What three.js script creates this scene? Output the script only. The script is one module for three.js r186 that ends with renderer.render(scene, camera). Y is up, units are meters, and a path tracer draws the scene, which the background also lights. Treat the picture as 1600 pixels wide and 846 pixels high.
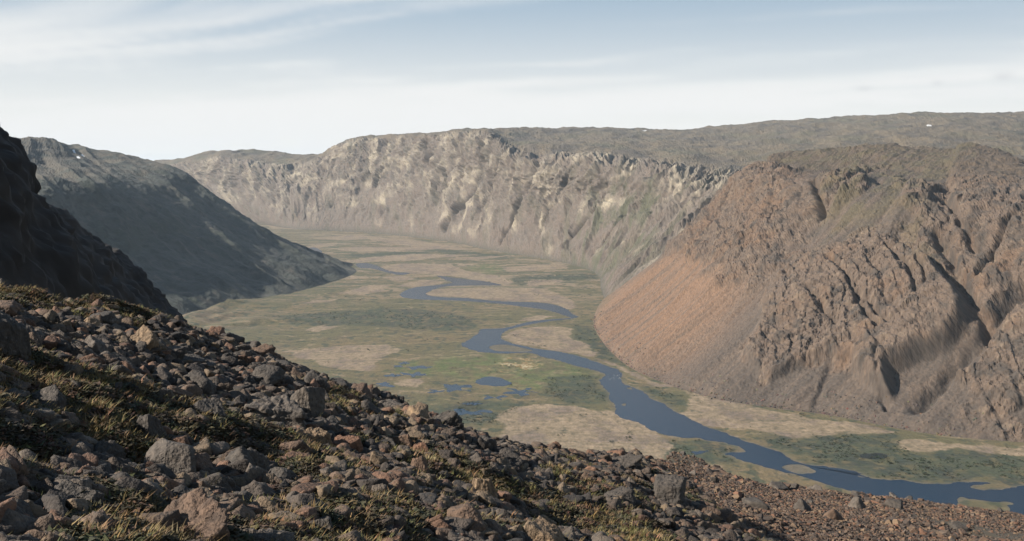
import * as THREE from 'three';
import { mergeVertices } from 'three/addons/utils/BufferGeometryUtils.js';
import { ConvexGeometry } from 'three/addons/geometries/ConvexGeometry.js';

// ------------------------------------------------------------------ camera
const HEIGHT = 400;                       // metres above the valley floor
const W = 1600, H = 846, FPX = 1716;      // photograph size and focal length in its pixels
const PITCH = Math.atan(153 / FPX);       // horizon at row 270
const scene = new THREE.Scene();
const camera = new THREE.PerspectiveCamera(2 * Math.atan(H / 2 / FPX) * 180 / Math.PI, W / H, 0.5, 60000);
camera.position.set(0, HEIGHT, 0);
camera.rotation.x = -PITCH;
scene.add(camera);
const renderer = new THREE.WebGLRenderer({ antialias: true });
renderer.toneMapping = THREE.LinearToneMapping;
renderer.toneMappingExposure = 2.4;
renderer.shadowMap.enabled = true;

// ------------------------------------------------------------------ sun
const SUN_EL = 30 * Math.PI / 180, SUN_AZ = 15 * Math.PI / 180;   // from the left, a little behind
const sunDir = new THREE.Vector3(-Math.cos(SUN_EL) * Math.cos(SUN_AZ), Math.sin(SUN_EL), Math.cos(SUN_EL) * Math.sin(SUN_AZ));
const sun = new THREE.DirectionalLight(new THREE.Color(1, 0.93, 0.83), 5);
sun.position.copy(sunDir).multiplyScalar(9000).add(new THREE.Vector3(-500, 0, -4000));
sun.target.position.set(-500, 0, -4000);
sun.castShadow = true;
Object.assign(sun.shadow.camera, { left: -6000, right: 6000, top: 6000, bottom: -6000, near: 10, far: 22000 });
sun.shadow.mapSize.set(4096, 4096);
scene.add(sun, sun.target);
scene.fog = new THREE.FogExp2(new THREE.Color(0.70, 0.85, 1.0), 1.5e-5);

// ------------------------------------------------------------------ random numbers and noise
function rng(seed) { let a = seed >>> 0; return () => { a |= 0; a = a + 0x6D2B79F5 | 0; let t = Math.imul(a ^ a >>> 15, 1 | a); t = t + Math.imul(t ^ t >>> 7, 61 | t) ^ t; return ((t ^ t >>> 14) >>> 0) / 4294967296; }; }
const PERM = new Uint8Array(512), GX = new Float32Array(256), GY = new Float32Array(256), GZ = new Float32Array(256), G2X = new Float32Array(256), G2Y = new Float32Array(256);
{
  const r = rng(77), p = [...Array(256).keys()];
  for (let i = 255; i > 0; i--) { const j = Math.floor(r() * (i + 1)); [p[i], p[j]] = [p[j], p[i]]; }
  for (let i = 0; i < 512; i++) PERM[i] = p[i & 255];
  for (let i = 0; i < 256; i++) {
    const z = r() * 2 - 1, a = r() * Math.PI * 2, q = Math.sqrt(1 - z * z);
    GX[i] = q * Math.cos(a); GY[i] = q * Math.sin(a); GZ[i] = z;
    const b = r() * Math.PI * 2; G2X[i] = Math.cos(b); G2Y[i] = Math.sin(b);
  }
}
const fade = (t) => t * t * t * (t * (t * 6 - 15) + 10);
function n2(x, y) {
  const xi = Math.floor(x), yi = Math.floor(y), xf = x - xi, yf = y - yi, X = xi & 255, Y = yi & 255, u = fade(xf), v = fade(yf);
  const a = PERM[PERM[X] + Y], b = PERM[PERM[(X + 1) & 255] + Y], c = PERM[PERM[X] + ((Y + 1) & 255)], d = PERM[PERM[(X + 1) & 255] + ((Y + 1) & 255)];
  const p = G2X[a] * xf + G2Y[a] * yf, q = G2X[b] * (xf - 1) + G2Y[b] * yf, r = G2X[c] * xf + G2Y[c] * (yf - 1), s = G2X[d] * (xf - 1) + G2Y[d] * (yf - 1);
  const e = p + u * (q - p), f = r + u * (s - r);
  return (e + v * (f - e)) * 1.42;
}
function n3(x, y, z) {
  const xi = Math.floor(x), yi = Math.floor(y), zi = Math.floor(z), xf = x - xi, yf = y - yi, zf = z - zi;
  const X = xi & 255, Y = yi & 255, Z = zi & 255, X1 = (X + 1) & 255, Y1 = (Y + 1) & 255, Z1 = (Z + 1) & 255, u = fade(xf), v = fade(yf), w = fade(zf);
  const g = (i, a, b, c) => GX[i] * a + GY[i] * b + GZ[i] * c;
  const A = PERM[PERM[X] + Y], B = PERM[PERM[X1] + Y], C = PERM[PERM[X] + Y1], D = PERM[PERM[X1] + Y1];
  const a0 = g(PERM[A + Z], xf, yf, zf), b0 = g(PERM[B + Z], xf - 1, yf, zf), c0 = g(PERM[C + Z], xf, yf - 1, zf), d0 = g(PERM[D + Z], xf - 1, yf - 1, zf);
  const a1 = g(PERM[A + Z1], xf, yf, zf - 1), b1 = g(PERM[B + Z1], xf - 1, yf, zf - 1), c1 = g(PERM[C + Z1], xf, yf - 1, zf - 1), d1 = g(PERM[D + Z1], xf - 1, yf - 1, zf - 1);
  const e0 = a0 + u * (b0 - a0), f0 = c0 + u * (d0 - c0), e1 = a1 + u * (b1 - a1), f1 = c1 + u * (d1 - c1);
  const s0 = e0 + v * (f0 - e0), s1 = e1 + v * (f1 - e1);
  return (s0 + w * (s1 - s0)) * 1.5;
}
const fbm2 = (x, y, o = 4) => { let s = 0, a = 0.5; for (let i = 0; i < o; i++) { s += a * n2(x, y); x = x * 2.03 + 17.1; y = y * 2.03 + 5.7; a *= 0.5; } return s; };
const fbm3 = (x, y, z, o = 4) => { let s = 0, a = 0.5; for (let i = 0; i < o; i++) { s += a * n3(x, y, z); x = x * 2.03 + 17.1; y = y * 2.03 + 5.7; z = z * 2.03 + 9.3; a *= 0.5; } return s; };
const ridged2 = (x, y, o = 4) => { let s = 0, a = 0.5; for (let i = 0; i < o; i++) { s += a * (1 - 2 * Math.abs(n2(x, y))); x = x * 2.07 + 3.1; y = y * 2.07 + 8.7; a *= 0.5; } return s; };
const ridged3 = (x, y, z, o = 4) => { let s = 0, a = 0.5; for (let i = 0; i < o; i++) { s += a * (1 - 2 * Math.abs(n3(x, y, z))); x = x * 2.07 + 3.1; y = y * 2.07 + 8.7; z = z * 2.07 + 1.9; a *= 0.5; } return s; };
const clamp = (x, a = 0, b = 1) => x < a ? a : x > b ? b : x;
const sstep = (a, b, x) => { const t = clamp((x - a) / (b - a)); return t * t * (3 - 2 * t); };
const lerp = (a, b, t) => a + (b - a) * t;
const lin = (c) => { c /= 255; return c <= 0.04045 ? c / 12.92 : ((c + 0.055) / 1.055) ** 2.4; };
// a base colour: an sRGB colour as seen in even daylight, as linear reflectance
const tone = (r, g, b, k = 0.37) => [lin(r) * k, lin(g) * k, lin(b) * k];
const mix3 = (a, b, t) => [a[0] + (b[0] - a[0]) * t, a[1] + (b[1] - a[1]) * t, a[2] + (b[2] - a[2]) * t];

// ------------------------------------------------------------------ sky (air and thin cirrus)
{
  const w = 2048, h = 1024, data = new Float32Array(w * h * 4);
  const EX = 1 / 2.4, PUFFS = [[1560, 134, 0.008, 0.0022], [1345, 147, 0.007, 0.0014], [1458, 142, 0.004, 0.0014]].map(([x, y, w, h]) => [-Math.PI / 2 + Math.atan((x - 800) / FPX), Math.atan((270 - y) / FPX), w, h]);
  for (let j = 0; j < h; j++) {
    const el = ((j + 0.5) / h - 0.5) * Math.PI, e = el * 180 / Math.PI;
    for (let i = 0; i < w; i++) {
      const az = ((i + 0.5) / w - 0.5) * Math.PI * 2;            // equirectangular: u = atan2(z, x)
      const cx = Math.cos(el) * Math.cos(az), cz = Math.cos(el) * Math.sin(az), sy = Math.max(0.0, Math.sin(el));
      // clear air
      const t = sstep(0.5, 10.5, e), t2 = sstep(9, 75, e);
      let c = mix3([0.94, 0.93, 0.88], [0.27, 0.42, 0.57], t);
      c = mix3(c, [0.07, 0.16, 0.35], t2);
      // a high thin cloud sheet 9 km up: streaks drawn out by the wind
      const k = 9 / (sy + 0.05), X0 = cx * k, Z0 = cz * k, X = X0 * 0.94 + Z0 * 0.34, Z = Z0 * 0.94 - X0 * 0.34;
      const wx = X + 9 * fbm2(X * 0.03, Z * 0.03, 3), wz = Z + 5 * fbm2(X * 0.03 + 40, Z * 0.03, 3);
      const veil = fbm2(wx * 0.016 + 3.3, wz * 0.036 + 1.2, 4), wisp = fbm2(wx * 0.045 + 7, wz * 0.24 + 2 * veil, 5);
      const thick = 0.028 + 0.24 * sstep(-0.3, 0.6, veil * 1.5 + wisp * 0.85) ** 1.5;       // seen through more of it near the horizon
      const cl = 1 - Math.exp(-thick / (sy + 0.03));
      c = mix3(c, [0.90, 0.90, 0.89], cl);
      for (const [ca, ce, cw, ch] of PUFFS) { let da = az - ca; const q = (da / cw) ** 2 + ((el - ce + 0.3 * ch * n2(az * 400, el * 900)) / ch) ** 2; if (q < 6) c = mix3(c, [0.62, 0.64, 0.66], 0.7 * Math.exp(-q)); }
      if (e < 0) c = [0.62, 0.63, 0.60];
      const o = (j * w + i) * 4;
      data[o] = c[0] * EX; data[o + 1] = c[1] * EX; data[o + 2] = c[2] * EX; data[o + 3] = 1;
    }
  }
  const sky = new THREE.DataTexture(data, w, h, THREE.RGBAFormat, THREE.FloatType);
  sky.mapping = THREE.EquirectangularReflectionMapping;
  sky.magFilter = sky.minFilter = THREE.LinearFilter;
  sky.wrapS = THREE.RepeatWrapping;
  sky.needsUpdate = true;
  scene.background = sky;
  scene.environment = sky;
}

// ------------------------------------------------------------------ from photograph pixels to places
const cosP = Math.cos(PITCH), sinP = Math.sin(PITCH);
function ray(px, py) {                     // direction with depth (-z) = 1
  const u = (px - W / 2) / FPX, v = -(py - H / 2) / FPX;
  const y = v * cosP - sinP, d = v * sinP + cosP;
  return [u / d, y / d];
}
const at = (px, py, D) => { const [x, y] = ray(px, py); return [x * D, HEIGHT + y * D, -D]; };
const floorAt = (px, py, y = 0) => { const r = ray(px, py); return at(px, py, (HEIGHT - y) / -r[1]); };
function toPixel(x, y, z) {
  const dy = y - HEIGHT, d = -z, f = d * cosP - dy * sinP, v = dy * cosP + d * sinP;
  return [W / 2 + FPX * x / f, H / 2 - FPX * v / f, f];
}

// ------------------------------------------------------------------ object helpers
const taken = {};
function numbered(name) { const n = taken[name] = (taken[name] ?? -1) + 1; return n ? `${name}_${String(n).padStart(3, '0')}` : name; }
function put(o, name, label, category, { kind, group } = {}) {
  o.name = numbered(name);
  o.userData = { label, category };
  if (kind) o.userData.kind = kind;
  if (group) o.userData.group = group;
  o.castShadow = o.receiveShadow = true;
  scene.add(o);
  return o;
}
const matte = (o = {}) => new THREE.MeshStandardMaterial({ roughness: 0.95, metalness: 0, vertexColors: true, ...o });
function gridMesh(P, ns, nt, C, UV) {
  const g = new THREE.BufferGeometry(), idx = new Uint32Array((ns - 1) * (nt - 1) * 6);
  let k = 0;
  for (let i = 0; i < ns - 1; i++) for (let j = 0; j < nt - 1; j++) {
    const a = i * nt + j, b = a + nt;
    idx[k++] = a; idx[k++] = b; idx[k++] = a + 1; idx[k++] = b; idx[k++] = b + 1; idx[k++] = a + 1;
  }
  g.setAttribute('position', new THREE.BufferAttribute(P, 3));
  if (C) g.setAttribute('color', new THREE.BufferAttribute(C, 3));
  if (UV) g.setAttribute('uv', new THREE.BufferAttribute(UV, 2));
  g.setIndex(new THREE.BufferAttribute(idx, 1));
  g.computeVertexNormals();
  return g;
}
// a smooth surface through a net of points: net[station][row] = [x, y, z]
function cr(a, b, c, d, t) { return 0.5 * (2 * b + (c - a) * t + (2 * a - 5 * b + 4 * c - d) * t * t + (3 * b - a - 3 * c + d) * t * t * t); }
function loft(net, ns, nt) {
  const N = net.length, M = net[0].length, P = new Float32Array(ns * nt * 3);
  const rows = net.map((st) => {
    const out = new Float32Array(nt * 3);
    for (let j = 0; j < nt; j++) {
      const v = j / (nt - 1) * (M - 1), m = Math.min(M - 2, Math.floor(v)), t = v - m;
      const a = st[Math.max(0, m - 1)], b = st[m], c = st[m + 1], d = st[Math.min(M - 1, m + 2)];
      for (let k = 0; k < 3; k++) out[j * 3 + k] = cr(a[k], b[k], c[k], d[k], t);
    }
    return out;
  });
  for (let i = 0; i < ns; i++) {
    const u = i / (ns - 1) * (N - 1), n = Math.min(N - 2, Math.floor(u)), t = u - n;
    const a = rows[Math.max(0, n - 1)], b = rows[n], c = rows[n + 1], d = rows[Math.min(N - 1, n + 2)];
    for (let q = 0; q < nt * 3; q++) P[i * nt * 3 + q] = cr(a[q], b[q], c[q], d[q], t);
  }
  return P;
}
function gridNormals(P, ns, nt) {
  const Nn = new Float32Array(P.length);
  for (let i = 0; i < ns; i++) for (let j = 0; j < nt; j++) {
    const a = (Math.max(0, i - 1) * nt + j) * 3, b = (Math.min(ns - 1, i + 1) * nt + j) * 3, c = (i * nt + Math.max(0, j - 1)) * 3, d = (i * nt + Math.min(nt - 1, j + 1)) * 3;
    const ux = P[b] - P[a], uy = P[b + 1] - P[a + 1], uz = P[b + 2] - P[a + 2], vx = P[d] - P[c], vy = P[d + 1] - P[c + 1], vz = P[d + 2] - P[c + 2];
    let x = uy * vz - uz * vy, y = uz * vx - ux * vz, z = ux * vy - uy * vx;
    const l = Math.hypot(x, y, z) || 1, s = y < 0 ? -1 : 1, o = (i * nt + j) * 3;
    Nn[o] = s * x / l; Nn[o + 1] = s * y / l; Nn[o + 2] = s * z / l;
  }
  return Nn;
}
// surface coordinates in metres: along the slope and up it
function metricUV(P, ns, nt, S) {
  const UV = new Float32Array(ns * nt * 2);
  for (let i = 0; i < ns; i++) { let l = 0; for (let j = 0; j < nt; j++) { const o = (i * nt + j) * 3; if (j) l += Math.hypot(P[o] - P[o - 3], P[o + 1] - P[o - 2], P[o + 2] - P[o - 1]); UV[(i * nt + j) * 2] = S[i]; UV[(i * nt + j) * 2 + 1] = l; } }
  return UV;
}
// metres along the middle row of a grid
function alongGrid(P, ns, nt, row) {
  const S = new Float32Array(ns);
  for (let i = 1; i < ns; i++) { const a = ((i - 1) * nt + row) * 3, b = (i * nt + row) * 3; S[i] = S[i - 1] + Math.hypot(P[b] - P[a], P[b + 2] - P[a + 2]); }
  return S;
}
// grid position of the surface point that a photograph pixel shows
function locator(P, ns, nt) {
  const q = [], step = 4;
  for (let i = 0; i < ns; i += step) for (let j = 0; j < nt; j += step) { const o = (i * nt + j) * 3, p = toPixel(P[o], P[o + 1], P[o + 2]); q.push([p[0], p[1], i, j, p[2]]); }
  return (px, py) => {
    let best = 1e9, r = null;
    for (const e of q) { const d = (e[0] - px) ** 2 + (e[1] - py) ** 2 + e[4] * 1e-3; if (d < best) { best = d; r = e; } }
    return [r[2], r[3]];
  };
}
function fillPoly(mask, w, h, pts, value = 1) {              // pts in cells; mask[y * w + x]
  let y0 = Infinity, y1 = -Infinity;
  for (const p of pts) { y0 = Math.min(y0, p[1]); y1 = Math.max(y1, p[1]); }
  for (let y = Math.max(0, Math.ceil(y0)); y <= Math.min(h - 1, Math.floor(y1)); y++) {
    const xs = [];
    for (let i = 0; i < pts.length; i++) {
      const a = pts[i], b = pts[(i + 1) % pts.length];
      if ((a[1] <= y) !== (b[1] <= y)) xs.push(a[0] + (y - a[1]) / (b[1] - a[1]) * (b[0] - a[0]));
    }
    xs.sort((a, b) => a - b);
    for (let k = 0; k + 1 < xs.length; k += 2) for (let x = Math.max(0, Math.ceil(xs[k])); x <= Math.min(w - 1, Math.floor(xs[k + 1])); x++) mask[y * w + x] = value;
  }
}
function blur(m, w, h, r, times = 2) {
  const t = new Float32Array(m.length);
  for (let n = 0; n < times; n++) {
    for (let y = 0; y < h; y++) { let s = 0; for (let x = -r; x <= r; x++) s += m[y * w + clamp(x, 0, w - 1)]; for (let x = 0; x < w; x++) { t[y * w + x] = s / (2 * r + 1); s += m[y * w + Math.min(w - 1, x + r + 1)] - m[y * w + Math.max(0, x - r)]; } }
    for (let x = 0; x < w; x++) { let s = 0; for (let y = -r; y <= r; y++) s += t[clamp(y, 0, h - 1) * w + x]; for (let y = 0; y < h; y++) { m[y * w + x] = s / (2 * r + 1); s += t[Math.min(h - 1, y + r + 1) * w + x] - t[Math.max(0, y - r) * w + x]; } }
  }
  return m;
}
const sampleGrid = (m, w, h, x, y) => {
  x = clamp(x, 0, w - 1.001); y = clamp(y, 0, h - 1.001);
  const i = Math.floor(x), j = Math.floor(y), u = x - i, v = y - j, o = j * w + i;
  return lerp(lerp(m[o], m[o + 1], u), lerp(m[o + w], m[o + w + 1], u), v);
};
function distTo(line, x, y) {                                 // distance to a polyline, and how far along it
  let best = 1e9, tt = 0;
  for (let i = 0; i + 1 < line.length; i++) {
    const [ax, ay] = line[i], [bx, by] = line[i + 1], dx = bx - ax, dy = by - ay, t = clamp(((x - ax) * dx + (y - ay) * dy) / (dx * dx + dy * dy));
    const d = Math.hypot(ax + dx * t - x, ay + dy * t - y);
    if (d < best) { best = d; tt = (i + t) / (line.length - 1); }
  }
  return [best, tt];
}

// ------------------------------------------------------------------ valley floor
function noiseTile(size, f) {                                    // a tile without seams, from noise on a torus
  const d = new Uint8Array(size * size * 4);
  for (let j = 0; j < size; j++) for (let i = 0; i < size; i++) { const u = i / size, v = j / size, bl = (F, p) => { const a = F(u, v), b = F(u - 1, v), c = F(u, v - 1), e = F(u - 1, v - 1); return lerp(lerp(a, b, u), lerp(c, e, u), v); }; const q = clamp(bl(f) * 255, 0, 255), o = (j * size + i) * 4; d[o] = d[o + 1] = d[o + 2] = q; d[o + 3] = 255; }
  const t = new THREE.DataTexture(d, size, size); t.wrapS = t.wrapT = THREE.RepeatWrapping; t.magFilter = THREE.LinearFilter; t.minFilter = THREE.LinearFilter; t.needsUpdate = true; return t;
}
const stonyTile = noiseTile(1024, (u, v) => 0.5 + 0.5 * fbm2(u * 22 + 50, v * 22 + 50, 6) + 0.25 * (ridged2(u * 14 + 30, v * 14 + 30, 4) - 0.35));
const speckTile = noiseTile(1024, (u, v) => 0.78 + 0.62 * fbm2(u * 34 + 20, v * 34 + 70, 6));
const px2 = (list) => list.map(([x, y]) => { const p = floorAt(x, y); return [p[0], -p[2]]; });   // pixels -> (x, depth) on the floor
const RIVER_UPPER = [[752, 439], [715, 435], [684, 431], [694, 437], [706, 442], [680, 446], [650, 449], [632, 455], [625, 461], [634, 466], [660, 468.5], [690, 469.5], [720, 470.5], [760, 473], [790, 476], [820, 480], [850, 484], [870, 489], [884, 494], [895, 497], [903, 495.5], [893, 490], [886, 484], [875, 479], [855, 474.5], [830, 472.5], [790, 471.5], [750, 468.5], [730, 466], [700, 465], [674, 463], [666, 459], [678, 452.5], [700, 447.5], [735, 446.5], [762, 446.5], [784, 446], [770, 442]];
const RIVER_LOWER = [[903, 496], [890, 497.5], [860, 499.5], [835, 502], [815, 506], [800, 510.5], [790, 512.5], [770, 514], [752, 515], [747, 521], [735, 530], [724, 536], [722, 540], [735, 546.5], [755, 551], [790, 552.5], [825, 551.5], [836, 554], [848, 558], [870, 563], [900, 572], [925, 578], [940, 583], [947, 587], [940, 592], [938, 600], [946, 608], [952, 615], [953, 625], [960, 632], [962, 640], [960, 645], [975, 655], [1000, 662], [1020, 673], [1040, 680], [1062, 684], [1090, 684.5], [1105, 689], [1130, 692], [1155, 699], [1163, 706], [1140, 708], [1135, 711], [1160, 720], [1200, 731], [1225, 738], [1260, 747], [1300, 760], [1400, 785], [1480, 800], [1496, 790], [1499, 779], [1540, 783], [1582, 786], [1578, 800], [1650, 815], [1700, 815], [1700, 757], [1600, 759], [1565, 765.5], [1531, 766], [1515, 760.5], [1548, 755], [1517, 753.5], [1466, 757], [1398, 750.5], [1362, 749], [1338, 738], [1300, 731], [1265, 727], [1240, 720], [1225, 711], [1215, 705.5], [1190, 698], [1170, 691.5], [1160, 688], [1140, 680.5], [1128, 675], [1110, 670], [1090, 661], [1070, 650.5], [1050, 641], [1040, 632], [1020, 625], [1013, 619], [1005, 613], [990, 606.5], [975, 600], [969, 592], [972, 586], [965, 578.5], [950, 573], [930, 565.5], [910, 558.5], [870, 549.5], [840, 545.5], [820, 541.5], [800, 537], [785, 531], [782, 525], [790, 518], [800, 514], [830, 507], [860, 502], [890, 499]];
const ISLANDS = [[[765, 541.5], [790, 539], [820, 545], [831, 549], [800, 550.2], [772, 548]], [[1222, 729.5], [1245, 726], [1265, 731], [1275, 739], [1250, 741], [1235, 737]], [[970, 633], [978, 631], [976, 635]], [[1340, 743], [1352, 742], [1356, 746], [1345, 746.5]], [[978, 607], [986, 606], [988, 609]]];
const SAND = [
  [[415, 351], [470, 355], [462, 359], [422, 357]], [[470, 387], [500, 381], [530, 379.5], [522, 384], [490, 389]], [[512, 389], [560, 386], [640, 386], [700, 389], [630, 392], [560, 394]],
  [[545, 409], [580, 402], [640, 397], [752, 398.5], [700, 402], [650, 406], [600, 409]], [[590, 418], [620, 412], [700, 413], [735, 425], [770, 430], [802, 440], [792, 447], [750, 440], [700, 431], [640, 428], [610, 424]],
  [[560, 370], [640, 374], [700, 384], [750, 391], [690, 388], [620, 383]], [[480, 372], [560, 367], [600, 371], [540, 376]],
  [[640, 379], [700, 384], [750, 391], [690, 390], [640, 388]], [[665, 458.5], [678, 452], [780, 449], [854, 451], [886, 466], [901, 481], [888, 485], [863, 475], [838, 471.5], [791, 471], [731, 465.5], [670, 462]],
  [[818, 441], [838, 437], [884, 437.5], [876, 443], [829, 448]], [[616, 448.5], [640, 441], [660, 437], [702, 440.5], [680, 445], [640, 447.5]], [[605, 433], [625, 430], [650, 437], [612, 440]],
  [[700, 404], [780, 400], [790, 402], [740, 406]], [[780, 418], [880, 412], [890, 420], [800, 425]],
  [[783, 527], [806, 515], [830, 512.5], [863, 511], [895, 513.5], [891, 527], [904, 534], [936, 553], [923, 559], [870, 547.5], [806, 538], [791, 532]],
  [[925, 558], [947, 564], [991, 581], [1017, 596], [1080, 604.5], [1078, 608], [1021, 601], [991, 588], [962, 574]], [[808, 501], [836, 493], [870, 494], [844, 500]],
  [[1064.5, 645], [1085, 630], [1060, 610], [1140, 626], [1200, 641], [1300, 656], [1390, 672], [1405, 676], [1340, 678], [1270, 683], [1240, 686], [1200, 673.5], [1140, 672], [1100, 664], [1080, 654]],
  [[1387, 691], [1406, 688], [1461, 691], [1500, 699], [1600, 697], [1720, 705], [1720, 722], [1600, 711], [1508, 707], [1461, 706], [1421, 702]],
  [[780, 655], [800, 638], [830, 632], [900, 634], [950, 645], [1000, 664], [1030, 678], [1042, 700], [1035, 740], [980, 760], [880, 730], [790, 690]],
  [[480, 545], [560, 539], [610, 540], [621, 548], [600, 560], [575, 580], [520, 575], [440, 550]], [[560, 462], [600, 455], [606, 445], [570, 447], [530, 460]], [[470, 476], [490, 470], [530, 466], [520, 472]],
  [[620, 598], [640, 592], [660, 596], [655, 605], [630, 606]], [[480, 515], [500, 508], [530, 510], [500, 519]],
];
const SHRUB = [
  [[430, 495], [520, 488], [600, 482], [690, 487], [745, 500], [740, 515], [680, 518], [600, 510], [520, 508], [460, 508]], [[800, 436], [820, 432], [900, 428], [935, 430], [930, 437], [850, 441], [810, 447]],
  [[1180, 672], [1240, 688], [1290, 681], [1400, 678], [1390, 688], [1420, 703], [1510, 709], [1600, 712], [1700, 720], [1700, 750], [1600, 757], [1517, 752], [1466, 755], [1398, 748], [1362, 747], [1300, 729], [1230, 710], [1205, 698]],
  [[1040, 690], [1090, 688], [1150, 703], [1130, 712], [1150, 722], [1060, 730], [1030, 715]], [[640, 388], [700, 390], [800, 402], [780, 406], [700, 396]], [[540, 399], [600, 395], [680, 393], [660, 397], [560, 403]],
  [[1000, 603], [1030, 606], [1060, 622], [1080, 632], [1060, 640], [1030, 620]], [[895, 505], [930, 515], [950, 545], [980, 575], [960, 570], [930, 552], [900, 530]], [[860, 590], [930, 585], [935, 605], [950, 630], [890, 632], [850, 615]],
  [[690, 630], [780, 628], [830, 632], [790, 645], [770, 665], [700, 665], [660, 640]],
];
const GREEN = [[[700, 560], [760, 553], [900, 574], [935, 590], [900, 600], [850, 612], [780, 610], [700, 590], [600, 580], [640, 565]], [[843, 570], [865, 562], [885, 572], [872, 590], [845, 590]], [[843, 570], [865, 562], [885, 572], [872, 590], [845, 590]], [[730, 417], [770, 412], [790, 420], [770, 430], [740, 424]], [[820, 516], [840, 515], [836, 530], [818, 530]]];
const MARSH = [[[755, 578], [780, 566], [800, 559], [835, 561], [850, 566], [835, 577], [800, 582], [770, 582]]];

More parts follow.
